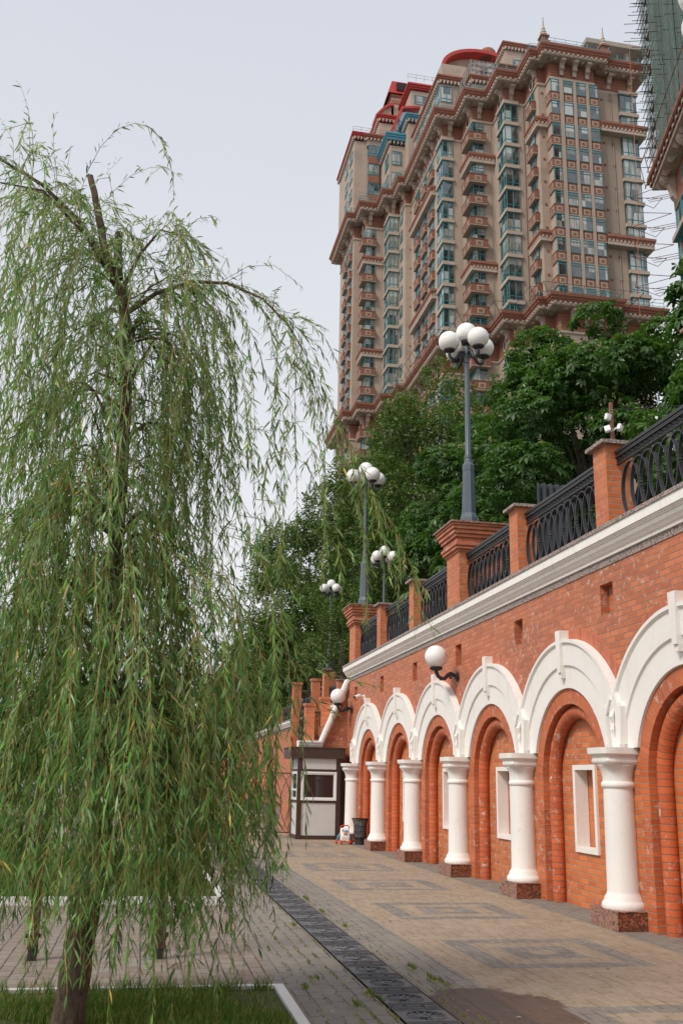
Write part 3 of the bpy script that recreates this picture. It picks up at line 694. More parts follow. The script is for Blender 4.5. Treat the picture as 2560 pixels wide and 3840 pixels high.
b = MB(); b.box(6.02, YNEAR, 4.53, 6.6, YEND, 4.949); part('wall_core', b, 'brick_up', wall)

# terrace and hillside behind the wall
g = MB(); g.add([(6.7, -30, 4.985), (24, -30, 4.985), (24, 120, 4.985), (8.6, 120, 4.985), (8.6, 29.5, 4.985), (6.7, 29.5, 4.985)], [(0, 1, 2, 3, 4, 5)]); struct('terrace', g, 'grey_pave')
g = MB(); g.add([(16, -30, 4.9), (24, -30, 7), (40, -30, 16), (140, -30, 24), (16, 300, 4.9), (24, 300, 7), (40, 300, 16), (140, 300, 24)], [(0, 1, 5, 4), (1, 2, 6, 5), (2, 3, 7, 6)]); struct('hillside', g, 'soil')

# ------------------------------------------------------------------ piers, lamp pedestals, railings
for fx, fy, fz, fl in ((8.85, 37.0, 6.15, 'third'), (8.75, 48.0, 6.9, 'farthest')):
    tt = thing('lamp_pedestal', (fx, fy, 4.98), 'distant brick block under the %s street lamp' % fl, 'pedestal', 'brick pedestals of the street lamps')
    b = MB(); b.box(fx-.3, fy-.3, 4.98, fx+.3, fy+.3, fz-.06); part('shaft', b, 'brick_pier', tt); b = MB(); b.box(fx-.36, fy-.36, fz-.06, fx+.36, fy+.36, fz); part('cap', b, 'granite_band', tt)
places = ['nearest the camera', 'between the two nearest railing panels', 'between the lamp pedestal and the corrugated sheet', '', 'just beyond the near lamp pedestal', 'just before the far lamp pedestal', '']
def brick_pier(y, label):
    t = thing('brick_pier', (6.0, y, 4.95), label, 'pier', 'brick piers along the railing')
    b = MB(); b.box(5.81, y-.19, 5.0, 6.19, y+.19, 6.09); part('shaft', b, 'brick_pier', t)
    b = MB(); b.box(5.73, y-.265, 6.09, 6.27, y+.265, 6.14); part('cap', b, 'granite_band', t); return t
def pedestal(y, label):
    t = thing('lamp_pedestal', (6.2, y, 4.95), label, 'pedestal', 'brick pedestals of the street lamps')
    b = MB()
    b.box(5.80, y-.40, 5.0, 5.90, y+.40, 6.02); b.box(5.90, y-.40, 5.0, 6.02, y-.28, 6.02); b.box(5.90, y+.28, 5.0, 6.02, y+.40, 6.02); b.box(5.90, y-.33, 5.0, 6.6, y+.33, 6.02); b.box(6.48, y-.40, 5.0, 6.68, y+.40, 6.02)
    b.box(5.91, y-.36, 5.0, 6.0, y-.33, 5.06)
    part('shaft', b, 'brick_pier', t)
    b = MB(); mats = 'brick_up'
    for d, z0, z1 in ((.03, 6.02, 6.07), (.075, 6.07, 6.13), (.10, 6.13, 6.20), (.075, 6.20, 6.23), (.06, 6.23, 6.30), (.10, 6.30, 6.37), (.135, 6.37, 6.45), (.165, 6.45, 6.52), (.19, 6.52, 6.57)):
        b.box(5.80-d, y-.40-d, z0, 6.68+d, y+.40+d, z1-.001)
    o = part('capital', b, 'brick_up', t); bv = o.modifiers.new('b', 'BEVEL'); bv.width = .02; bv.segments = 3; bv.limit_method = 'ANGLE'
    b = MB(); b.box(5.58, y-.62, 6.57, 6.90, y+.62, 6.605); part('cap', b, 'granite_side', t); return t
def railing(y0, y1, label, x=5.97, z0=5.0, dz=.03):
    t = thing('railing_panel', (x, (y0+y1)/2, z0), label, 'railing', 'wrought iron railing panels')
    b = MB(); b.box(x-.035, y0, 5.925+dz, x+.035, y1, 5.965+dz); b.box(x-.022, y0, 5.895+dz, x+.022, y1, 5.918+dz); b.box(x-.03, y0, 5.865+dz, x+.03, y1, 5.885+dz)
    part('top_rail', b, 'iron', t)
    b = MB(); b.box(x-.018, y0, z0+.02, x+.018, y1, z0+.045); b.box(x-.018, y0, 5.765+dz, x+.018, y1, 5.78+dz); part('lower_rail', b, 'iron', t)
    m = MB(); p = .118; n = int((y1-y0)/p); o = (y1-y0-n*p)/2; w = .006; X0, X1 = x-.012, x+.012; zb, zt = 5.79+dz, 5.86+dz
    for i in range(n):                                    # greek key
        yy = y0+o+i*p
        for (a, c, d, e) in ((0, 0, .085, .012), (.085-.012, .0, .012, .045), (.03, .033, .055, .012), (.018, .033, .012, .037), (.018, .058, .1, .012), (.106, 0.0, .012, .07)):
            m.box(X0, yy+a, zb+c, X1, yy+a+d, zb+c+e)
    part('key_frieze', m, 'iron', t)
    r = MB(); sp = .24; ry, rz = .235, .372; zc = 5.355+dz; k = int((y1-y0-.47)/sp)+1; off = ((y1-y0)-(k-1)*sp)/2
    for i in range(k):
        yc = y0+off+i*sp; N_ = 30; th = .010; dd = .024
        for j in range(N_):
            q = []
            for s in (j, j+1):
                t_ = 2*math.pi*s/N_; q.append((yc+ry*math.sin(t_), zc+rz*math.cos(t_), yc+(ry-.016)*math.sin(t_), zc+(rz-.016)*math.cos(t_)))
            (a0, b0, c0, d0), (a1, b1, c1, d1) = q; xo = .0015*(i % 2)
            r.add([(x-dd+xo, a0, b0), (x-dd+xo, a1, b1), (x-dd+xo, c1, d1), (x-dd+xo, c0, d0), (x+dd, a0, b0), (x+dd, a1, b1), (x+dd, c1, d1), (x+dd, c0, d0)],
                  [(0, 1, 2, 3), (4, 5, 6, 7), (0, 1, 5, 4), (3, 2, 6, 7)])
    part('iron_rings', r, 'iron', t)
    kn = MB()
    for i in range(0, k-1, 2):
        yc = y0+off+i*sp+ry
        for z_, rr in ((-.07, .022), (-.04, .030), (0, .034), (.04, .030), (.07, .022)): kn.sphere(x, yc, zc+z_, rr, 8)
    part('collar_knob', kn, 'iron', t, True); return t
PK = [('pier', -1), ('pier', 0)]
lbl = {1: 'orange brick pier with granite cap carrying a brown post with three white floodlights', 2: 'orange brick pier with granite cap beside the grey corrugated sheet',
       4: 'orange brick pier directly beyond the near lamp pedestal', 5: 'orange brick pier directly before the far lamp pedestal'}
nodesY = []
for k, y in enumerate(COLY[1:], 0):
    if k == 0 or k == 3 or k == 6: pass
LP = {}
for k in range(0, 7):
    y = COLY[k+1]-.05 if k < 7 else 0
    if k+1 >= len(COLY): break
    if k in (3, 6) : LP[k] = y; pedestal(y+.05, 'large orange brick pedestal with moulded capital under the %s street lamp' % ('near' if k == 3 else 'far')); nodesY.append((y+.05, .40))
    elif k == 0: LP[k] = y; pedestal(y+.05, 'brick lamp pedestal outside the picture on the right'); nodesY.append((y+.05, .40))
    else: brick_pier(y, lbl[k]); nodesY.append((y, .19))
rl = ['railing panel at the right edge of the picture', 'railing panel in front of the grey corrugated sheet', 'railing panel just before the near lamp pedestal', 'railing panel just beyond the near lamp pedestal', 'railing panel between the two far small piers', 'railing panel just before the far lamp pedestal']
for i in range(len(nodesY)-1):
    (ya, ha), (yb, hb) = nodesY[i], nodesY[i+1]
    railing(ya+ha+.01, yb-hb-.01, 'black wrought iron '+rl[i])
# ------------------------------------------------------------------ street lamps
def make_lamp(loc, label):
    x, y, z = loc
    t = thing('street_lamp', loc, label, 'street lamp', 'street lamps with five globes on the terrace')
    b = MB(); b.lathe(x, y, [(.235, z), (.235, z+.035), (.20, z+.05), (.185, z+.20), (.165, z+.26), (.15, z+.30)], 8)
    b.lathe(x, y, [(.15, z+.28), (.125, z+1.20), (.13, z+1.21), (.13, z+1.32), (.105, z+1.36), (.075, z+1.42)], 8)
    part('base', b, 'lampgrey', t)
    b = MB(); b.lathe(x, y, [(.08, z+1.40), (.085, z+1.43), (.07, z+1.46), (.085, z+1.52), (.062, z+1.58), (.058, z+2.5), (.048, z+3.60), (.062, z+3.61), (.045, z+3.65), (.055, z+3.72), (.075, z+3.76), (.045, z+3.80), (.04, z+4.07)], 14)
    part('pole', b, 'lampgrey', t, True)
    hz = z+3.78
    for a in (188, -72, 10, 105):
        ca, sa = math.cos(R_(a)), math.sin(R_(a)); pts = []
        for (r, h, q) in ((.03, .0, .03), (.08, .07, .036), (.15, .05, .038), (.20, -.04, .038), (.26, -.12, .038), (.33, -.14, .038), (.39, -.09, .038), (.405, -.02, .035), (.405, .03, .04)):
            pts.append(((x+ca*r, y+sa*r, hz+h), q))
        b = MB(); b.tube([p for p, _ in pts], [q for _, q in pts], 10); b.tube([(x+ca*.10, y+sa*.10, hz-.02), (x+ca*.17, y+sa*.17, hz-.045), (x+ca*.13, y+sa*.13, hz+.02)], [.014, .02, .012], 6)
        arm = part('arm', b, 'lampdark', t, True)
        b = MB(); cx, cy = x+ca*.405, y+sa*.405; b.lathe(cx, cy, [(.05, hz+.0), (.085, hz+.02), (.12, hz+.04), (.125, hz+.075), (.10, hz+.08)], 18); part('holder', b, 'iron', arm, True)
        b = MB(); b.sphere(cx, cy, hz+.255, .225, 28); part('globe', b, 'opal', t, True)
    b = MB(); b.lathe(x, y, [(.04, z+4.02), (.10, z+4.04), (.125, z+4.08), (.125, z+4.11), (.1, z+4.115)], 18); part('holder', b, 'iron', t, True)
    b = MB(); b.sphere(x, y, z+4.30, .225, 28); part('globe', b, 'opal', t, True)
    return t
lamp = make_lamp((6.14, 18.36, 6.605), 'grey street lamp with five white globes on the near brick pedestal')
dup(lamp, (6.14, 28.2, 6.605), 'grey street lamp with five white globes on the far brick pedestal behind the willow branch')
dup(lamp, (6.17, 8.63, 6.605), 'street lamp of which one globe shows in the top right corner')
l3 = dup(lamp, (8.85, 37.0, 6.15), 'small distant street lamp just right of the second lamp, in front of the dark trees', rotz=R_(25))
dup(lamp, (8.75, 48.0, 6.9), 'farthest street lamp, only its globes above the dark trees', rotz=R_(10))
# wall lamps
def wall_lamp(y, label):
    z = 3.67; x = WX-.02; gx = 5.55
    t = thing('wall_lamp', (x, y, z), label, 'wall lamp', 'globe lamps on the embankment wall')
    b = MB(); b.lathe(0, 0, [(.10, 0), (.10, .02), (.075, .035), (.04, .05)], 18)
    b2 = MB(); b2.v = [(x-vz, y+vx, z+vy) for vx, vy, vz in b.v]; b2.f = b.f; b2.m = b.m; b2.uv = b.uv; part('wall_plate', b2, 'iron', t, True)
    b = MB(); b.tube([(x-.04, y, z), (x-.09, y, z+.035), (x-.14, y, z+.05), (x-.20, y, z+.01), (x-.26, y, z-.05), (x-.33, y, z-.055), (x-.39, y, z-.01), (gx, y, z+.07), (gx, y, z+.12)], [.03, .04, .045, .04, .038, .038, .038, .036, .04], 12)
    b.tube([(x-.10, y, z-.02), (x-.16, y, z-.045), (x-.14, y, z+.0)], [.016, .022, .012], 8); part('arm', b, 'iron', t, True)
    b = MB(); b.lathe(gx, y, [(.05, z+.09), (.085, z+.10), (.12, z+.125), (.13, z+.155), (.11, z+.17)], 18); part('holder', b, 'iron', t, True)
    b = MB(); b.sphere(gx, y, z+.37, .226, 32); part('globe', b, 'opal', t, True); return t
wall_lamp(18.75, 'white globe wall lamp on a black scroll arm above the middle arches')
wall_lamp(28.95, 'white globe wall lamp at the far corner of the wall above the kiosk')
# cctv on the wall
t = thing('security_camera', (5.98, 27.3, 3.88), 'small white dome security camera fixed to the brick wall above the farthest arch', 'camera')
b = MB(); b.box(5.96, 27.26, 3.84, 6.0, 27.34, 3.98); b.tube([(5.97, 27.3, 3.93), (5.84, 27.3, 3.96)], .02, 8); part('bracket', b, 'pvc', t)
b = MB(); b.tube([(5.86, 27.3, 3.95), (5.72, 27.27, 3.90)], .045, 12); cc = part('camera_body', b, 'pvc', t, True)
b = MB(); b.sphere(5.70, 27.265, 3.895, .038, 12); part('lens', b, 'iron', cc, True)
# brown post with floodlights on the nearest pier
t = thing('floodlight_post', (6.02, 11.80, 6.14), 'brown square post with three small white floodlights tied to it', 'post')
b = MB(); b.box(6.0, 11.78, 6.14, 6.04, 11.82, 6.78); part('post', b, 'brown', t)
b = MB()
for z_ in (6.62, 6.66, 6.38): b.box(5.995, 11.775, z_, 6.045, 11.825, z_+.006)
part('cable_tie', b, 'stone', t)
for (dx, dy, dz, r) in ((-.055, -.01, .42, .3), (-.075, -.02, .24, -.5), (.115, -.01, .28, .6)):
    b = MB(); b.box(-.04, -.025, -.042, .04, .025, .042); b.box(-.03, -.03, -.03, .03, -.025, .03)
    o = part('floodlight', b, 'pvc', t, w=None)
    o.data = b.mesh('floodlight', [M['pvc']], (0, 0, 0)); o.location = (dx, dy, dz+.0); o.rotation_euler = (R_(20)*r, R_(28)*r, R_(60)*r)
    bv = o.modifiers.new('b', 'BEVEL'); bv.width = .008; bv.segments = 2
b = MB(); b.tube([(6.02, 11.79, 6.34), (5.97, 11.78, 6.36), (5.95, 11.78, 6.33)], .008, 6); b.tube([(6.02, 11.79, 6.36), (6.07, 11.78, 6.40), (6.12, 11.79, 6.385)], .012, 6); part('mounting_arm', b, 'pvc', t)
# corrugated sheet
b = MB(); n = 30; x0, x1 = 6.62, 7.26; pts = []
for i in range(n+1):
    u = i/n; pts.append((x0+(x1-x0)*u, 16.0+.04*(1 if (i//3) % 2 else -1)))
for i in range(n): 
    (a, b0), (c, d) = pts[i], pts[i+1]; b.add([(a, b0, 4.95), (c, d, 4.95), (c, d, 6.90), (a, b0, 6.90), (a, b0+.01, 4.95), (c, d+.01, 4.95), (c, d+.01, 6.90), (a, b0+.01, 6.90)], [(0, 1, 2, 3), (4, 5, 6, 7), (3, 2, 6, 7)])
solo('metal_sheet', b, 'corr', (6.9, 16, 4.95), 'dark grey corrugated metal sheet standing behind the railing', 'metal sheet')
# cable from the post to the right
b = MB(); b.tube([(6.03+.45*i, 11.7-.25*i, 6.64-.13*math.sin(math.pi*i/8)+.03*i) for i in range(9)], .006, 5); solo('cable', b, 'iron', (6.03, 11.7, 6.6), 'thin black cable running right from the brown floodlight post', 'cable')

# ------------------------------------------------------------------ kiosk
KX0, KX1, KY0, KY1 = 4.43, 5.69, 29.0, 30.3
t = thing('kiosk', (5.06, 29.6, 0), 'small white and brown guard kiosk with a flat brown roof at the wall end', 'kiosk')
b = MB()
for (x, y) in ((KX0, KY0), (KX1-.13, KY0), (KX0, KY1-.1), (KX1-.13, KY1-.1)): b.box(x, y, 0, x+.13, y+.1, 2.24)
b.box(KX0, KY0+.01, 0, KX1, KY0+.09, .11); b.box(KX0+.13, KY0+.01, 1.0, KX1-.13, KY0+.08, 1.06); b.box(KX0+.13, KY0+.01, 1.88, KX1-.13, KY0+.08, 1.94)
b.box(KX0+.01, KY0+.1, 0, KX0+.09, KY1-.1, .11); b.box(KX0+.01, KY0+.1, 1.0, KX0+.08, KY1-.1, 1.06); b.box(KX0+.01, KY0+.1, 1.88, KX0+.08, KY1-.1, 1.94)
part('frame', b, 'brownmetal', t)
b = MB()
for i in range(11): b.box(KX1, KY0+.12+i*.11, 0, KX1+.012, KY0+.22+i*.11, 2.2)
b.box(KX1, 29.3, 0, 5.97, 29.36, 2.0); part('side_cladding', b, 'brownmetal', t)
b = MB(); n = 16
for (za, zb) in ((.11, 1.0), (1.94, 2.24)):
    b = MB()
    for i in range(n):
        w_ = (KX1-KX0-.26)/n; b.box(KX0+.13+i*w_+.004, KY0+.03, za, KX0+.13+(i+1)*w_-.004, KY0+.06, zb)
    b.box(KX0+.13, KY0+.045, za, KX1-.13, KY0+.07, zb)
    part('wall_panel', b, 'sandwich', t)
    b = MB(); b.box(KX0+.03, KY0+.1, za, KX0+.06, KY1-.1, zb); part('wall_panel', b, 'sandwich', t)
def kwin(b, x0, x1, z0, z1, y, w=.055):
    b.box(x0, y, z0, x0+w, y+.05, z1); b.box(x1-w, y, z0, x1, y+.05, z1); b.box(x0+w, y, z0, x1-w, y+.05, z0+w); b.box(x0+w, y, z1-w, x1-w, y+.05, z1)
b = MB(); kwin(b, 4.53, 5.57, 1.07, 1.87, KY0-.01, .05); kwin(b, 4.58, 5.52, 1.12, 1.82, KY0+.005, .035); fw = part('window', b, 'pvc', t)
b = MB(); b.box(4.6, KY0+.03, 1.15, 5.5, KY0+.036, 1.80); part('pane', b, 'kglass', fw)
b = MB(); x = KX0-.005
for (ya, yb) in ((KY0+.13, KY1-.13),):
    b.box(x, ya, 1.07, x+.05, ya+.07, 1.87); b.box(x, yb-.07, 1.07, x+.05, yb, 1.87); b.box(x, ya+.07, 1.07, x+.05, yb-.07, 1.14); b.box(x, ya+.07, 1.80, x+.05, yb-.07, 1.87); b.box(x, ya+.07, 1.33, x+.05, yb-.07, 1.38)
fw = part('window', b, 'pvc', t); b = MB(); b.box(x+.03, KY0+.2, 1.14, x+.036, KY1-.2, 1.80); part('pane', b, 'kglass', fw)
b = MB(); b.box(KX0-.22, KY0-.05, 2.24, KX1+.12, KY1+.15, 2.55); b.box(KX0-.24, KY0-.07, 2.53, KX1+.14, KY1+.17, 2.56); part('roof', b, 'brownmetal', t)
b = MB(); b.box(KX0+.2, KY1-.02, .1, KX1-.2, KY1, 2.2); part('back_panel', b, 'sandwich', t)
# litter bin
bx, by = 5.84, 26.92
t = thing('litter_bin', (bx, by, 0), 'black slatted metal litter bin beside the farthest pedestal', 'litter bin')
b = MB()
for i in range(20):
    a = 2*math.pi*i/20; ca, sa = math.cos(a), math.sin(a); q = Vector((-sa, ca, 0))*.014
    pts = [Vector((bx+ca*r, by+sa*r, z)) for r, z in ((.165, .18), (.17, .50), (.20, .60), (.225, .655))]
    for j in range(3): b.add([pts[j]-q, pts[j]+q, pts[j+1]+q, pts[j+1]-q], [(0, 1, 2, 3)]); b.add([pts[j]-q-Vector((ca, sa, 0))*.006, pts[j]+q-Vector((ca, sa, 0))*.006, pts[j+1]+q-Vector((ca, sa, 0))*.006, pts[j+1]-q-Vector((ca, sa, 0))*.006], [(3, 2, 1, 0)])
part('slats', b, 'iron', t)
b = MB()
for z in (.20, .34, .47): b.tube([(bx+.17*math.cos(2*math.pi*i/24), by+.17*math.sin(2*math.pi*i/24), z) for i in range(25)], .012, 5, cap=False)
b.lathe(bx, by, [(.22, .655), (.235, .66), (.235, .675), (.20, .675), (.20, .66)], 28); part('rim', b, 'iron', t)
b = MB(); b.lathe(bx, by, [(.13, 0), (.13, .16), (.17, .17), (.17, .185), (.02, .186)], 20); part('base', b, 'iron', t)
b = MB(); b.lathe(bx, by, [(.13, .19), (.15, .62)], 20); part('liner', b, 'sandwich', t)
# toy walker
tx, ty = 5.45, 27.0
t = thing('toy_walker', (tx, ty, 0), 'white plastic baby walker with red wheels and red handle beside the bin', 'toy')
b = MB(); b.prismX([(ty-.05, .05), (ty+.12, .05), (ty+.10, .42), (ty+.03, .42), (ty-.07, .20)], tx-.12, tx+.12); o = part('body', b, 'plast_white', t); bv = o.modifiers.new('b', 'BEVEL'); bv.width = .03; bv.segments = 3
b = MB(); b.tube([(tx-.11, ty+.06, .38), (tx-.12, ty+.05, .44), (tx-.08, ty+.05, .475), (tx+.08, ty+.05, .475), (tx+.12, ty+.05, .44), (tx+.11, ty+.06, .38)], .016, 8); part('handle', b, 'plast_red', t, True)
for s in (-1, 1):
    b = MB(); b.tube([(tx+s*.12, ty+.02, .26), (tx+s*.18, ty+.08, .20), (tx+s*.19, ty+.15, .08)], .02, 8); part('side_leg', b, 'plast_blue', t, True)
    for yy, xo in ((ty-.06, .11), (ty+.16, .20)):
        b = MB(); b.tube([(tx+s*(xo-.02), yy, .055), (tx+s*(xo+.025), yy, .055)], .055, 16); part('wheel', b, 'plast_red', t, True)
b = MB(); b.tube([(tx-.05, ty-.06, .275), (tx+.05, ty-.06, .275)], .02, 8); part('front_trim', b, 'plast_orange', t, True)
for i, m in enumerate(('plast_green', 'plast_red', 'plast_orange', 'plast_yellow')):
    b = MB(); b.sphere(tx-.05+i*.034, ty-.06, .09, .018, 10); part('bead', b, m, t, True)
b = MB(); b.sphere(tx-.07, ty-.02, .36, .025, 10); part('knob', b, 'plast_orange', t, True)
b = MB(); b.box(tx-.02, ty-.035, .30, tx+.07, ty-.02, .36); part('picture_panel', b, 'plast_blue', t)

# ------------------------------------------------------------------ iron gate fence beside the kiosk
t = thing('iron_fence', (3.6, 30.1, 0), 'black iron fence with crossed curved bars left of the kiosk', 'fence')
xsf = [4.38, 3.83, 2.7, 1.57, .44]
for x in xsf[1:]:
    b = MB(); b.box(x-.035, 30.0, 0, x+.035, 30.07, 1.86); part('post', b, 'iron', t)
for x1, x0 in zip(xsf[:-1], xsf[1:]):
    b = MB(); b.box(x0+.035, 30.02, 1.80, x1, 30.05, 1.83); b.box(x0+.035, 30.02, .12, x1, 30.05, .15)
    n = max(2, int((x1-x0)/.19)); s = (x1-x0)/n
    for i in range(n):
        c = x0+s*(i+.5)
        for sg in (-1, 1):
            b.tube([(c+sg*s*(.5-1.05*math.sin(math.pi*(j/10))**.8), 30.035+sg*.008, .15+1.65*j/10) for j in range(11)], .009, 4)
    part('gate_panel', b, 'iron', t)

# ------------------------------------------------------------------ stair wall and far wall
t = thing('stair_wall', (5.4, 29.8, 0), 'brick stair wall with white sloping cornice behind the kiosk', 'wall')
b = MB(); b.prismY([(4.55, 0), (6.0, 0), (6.0, 4.3), (5.92, 4.12), (5.2, 2.55), (4.55, 2.55)], 29.62, 29.8); part('brickwork', b, 'brick_up', t)
b = MB()
for (o1, o2, yy) in ((0, .10, 29.56), (.10, .19, 29.50), (.19, .24, 29.44)):
    pl = [(4.50, 2.52+o1), (5.2, 2.52+o1), (5.95, 4.25+o1*1.3), (6.0, 4.35+o1), (6.0, 4.35+o2), (5.92, 4.30+o2*1.3), (5.17-.02, 2.52+o2), (4.50, 2.52+o2)]
    b.prismY(pl, yy, 29.85)
part('white_cornice', b, 'white2', t)
b = MB(); b.box(4.55, 29.8, 0, 6.6, 33.5, 2.6); part('landing', b, 'brick_up', t)
def stairpier(x, y, z0, z1, label):
    t = thing('stair_pier', (x, y, z0), label, 'pier', 'brick piers of the stairs'); b = MB(); b.box(x-.14, y-.14, z0, x+.14, y+.14, z1); part('shaft', b, 'brick_pier', t)
    b = MB(); b.box(x-.17, y-.17, z1, x+.17, y+.17, z1+.08); part('cap', b, 'brick_up', t)
stairpier(4.88, 30.0, 2.76, 3.80, 'lower brick pier on the stair landing above the kiosk roof')
stairpier(5.36, 30.0, 3.2, 4.0, 'brick pier halfway up the stairs behind the wall lamp')
stairpier(4.92, 33.0, 2.6, 4.70, 'taller brick pier behind the stair landing')
stairpier(5.55, 33.0, 2.6, 4.85, 'slim brick pier against the stairs near the wall corner')
railing(30.3, 32.7, 'black iron railing panel running back along the stair landing', 5.0, 2.8, -2.17)
def flat_rail(x0, x1, y, z0, z1, label):
    t = thing('stair_railing', ((x0+x1)/2, y, z0), label, 'railing', 'railings of the stairs'); b = MB(); b.box(x0, y, z1-.05, x1, y+.04, z1); b.box(x0, y, z0+.03, x1, y+.04, z0+.06); part('rail', b, 'iron', t)
    b = MB(); n = max(3, int((x1-x0)/.11))
    for i in range(n):
        xc = x0+(i+.5)*(x1-x0)/n; b.tube([(xc+.07*math.sin(2*math.pi*j/16), y+.02, (z0+z1)/2+(z1-z0-.12)/2*math.cos(2*math.pi*j/16)) for j in range(17)], .009, 4, cap=False)
    part('iron_rings', b, 'iron', t)
flat_rail(5.04, 5.2, 29.98, 2.8, 3.65, 'short black railing between the two lower stair piers')
flat_rail(5.08, 5.40, 32.98, 3.6, 4.5, 'black railing panel between the taller stair piers')
t = thing('far_wall', (8.4, 60, 0), 'distant stretch of brick embankment wall with white cornice left of the kiosk', 'wall')
b = MB(); b.box(8.5, 36, 0, 9.4, 140, 4.5); 
part('brickwork', b, 'brick_up', t)
b = MB(); b.app(sweepX([(x+2.43, z) for x, z in cprof], 36, 140)); part('white_cornice', b, 'white2', t)
b = MB(); b.box(8.2, 36, 4.949, 9.2, 140, 5.0); b.box(8.47, 36, 4.5, 8.6, 140, 4.62); part('coping', b, 'granite_band', t)
b = MB()
for i in range(24):
    y = 38+i*4; b.prismX([(y-1.1, 0), (y+1.1, 0)]+[(y+1.1*math.cos(math.pi*j/10), 1.9+1.1*math.sin(math.pi*j/10)) for j in range(11)], 8.44, 8.6)
part('arch_relief', b, 'brick_low', t)
for i in range(6):
    y = 38+3.3*2*i; tt = thing('far_pier', (8.7, y, 5.0), 'small brick pier on the distant wall, number'.replace(', number', ', %s from the near end' % ords[i].replace('nearest', 'first')), 'pier', 'piers on the distant wall')
    b = MB(); b.box(8.5, y-.22, 5.0, 8.95, y+.22, 6.05); part('shaft', b, 'brick_pier', tt)
    b = MB(); b.box(8.45, y-.27, 6.05, 9.0, y+.27, 6.1); part('cap', b, 'granite_band', tt)
    railing(y+.25, y+6.35, 'black railing on the distant wall, %s panel from its near end' % ords[i].replace('nearest', 'first'), 8.72)
# ------------------------------------------------------------------ brown swing frame posts on the square
t = thing('post_frame', (-.3, 10.1, 0), 'brown metal frame on two posts with black bolts behind the willow trunk', 'frame')
for x in (-.865, .29):
    b = MB(); b.box(x-.045, 10.06, .10, x+.045, 10.15, 2.35); pp_ = part('post', b, 'brownmetal', t)
    b = MB(); b.box(x-.038, 10.07, 0, x+.038, 10.14, .10); part('foot', b, 'iron', pp_)
    b = MB()
    for s in (-1, 1): b.tube([(x+s*.045, 10.10, .21), (x+s*.072, 10.10, .21)], .02, 8)
    part('bolt', b, 'iron', pp_)
b = MB(); b.box(-.82, 10.07, 2.22, .245, 10.14, 2.33); part('beam', b, 'brownmetal', t)

# ------------------------------------------------------------------ trees
def crown_palmate(name, blobs, nleaf, size, mat, org, nl=6, flowers=True, seed=1, ground=None):
    r = np.random.default_rng(seed); B = np.array([b[:3] for b in blobs]); Rb = np.array([b[3] for b in blobs]); wgt = Rb**2; wgt /= wgt.sum()
    i = r.choice(len(B), nleaf, p=wgt); u = r.normal(size=(nleaf, 3)); u[:, 2] = u[:, 2]*.9+.25; u /= np.linalg.norm(u, axis=1)[:, None]
    rad = Rb[i]*(1-.45*r.random(nleaf)**2.2); C = B[i]+u*rad[:, None]*np.array([1, 1, .75])
    nrm = u*.45+np.array([0, 0, .75])+r.normal(size=(nleaf, 3))*.28; nrm /= np.linalg.norm(nrm, axis=1)[:, None]
    t1 = np.cross(nrm, r.normal(size=(nleaf, 3))); t1 /= np.linalg.norm(t1, axis=1)[:, None]; t2 = np.cross(nrm, t1)
    # leaflets radiate over ~300 degrees and droop
    Vs, base = [], 0; sz = size*r.uniform(.6, 1.2, nleaf); rn = np.clip(r.normal(.45, .22, nleaf)+.25*(u[:, 2]), 0, 1)  # random leaf tone, painted lighter on the upper side of each clump
    leaflet_tones = []
    for k in range(nl):
        a = (k-(nl-1)/2)*(2*math.pi*.80/nl); ln = sz*(1-.35*abs(k-(nl-1)/2)/((nl-1)/2+.01))
        d = t1*math.cos(a)+t2*math.sin(a); s = np.cross(nrm, d); wd = (ln*.19)[:, None]
        p0 = C+d*(sz*.04)[:, None]; pm = C+d*(ln*.68)[:, None]-nrm*(ln*.10)[:, None]; pt = C+d*ln[:, None]-nrm*(ln*.42)[:, None]
        Vs.append(np.stack([p0, pm+s*wd, pt, pm-s*wd], 1)); leaflet_tones.append(np.clip(rn+r.normal(size=nleaf)*.06, 0, 1))
    V = np.concatenate([v.reshape(-1, 3) for v in Vs]); q = np.arange(len(V)//4)*4
    rd = np.concatenate(leaflet_tones); return leafmesh(name, V, [np.stack([q, q+1, q+2, q+3], 1)], rd, mat, org), B, Rb
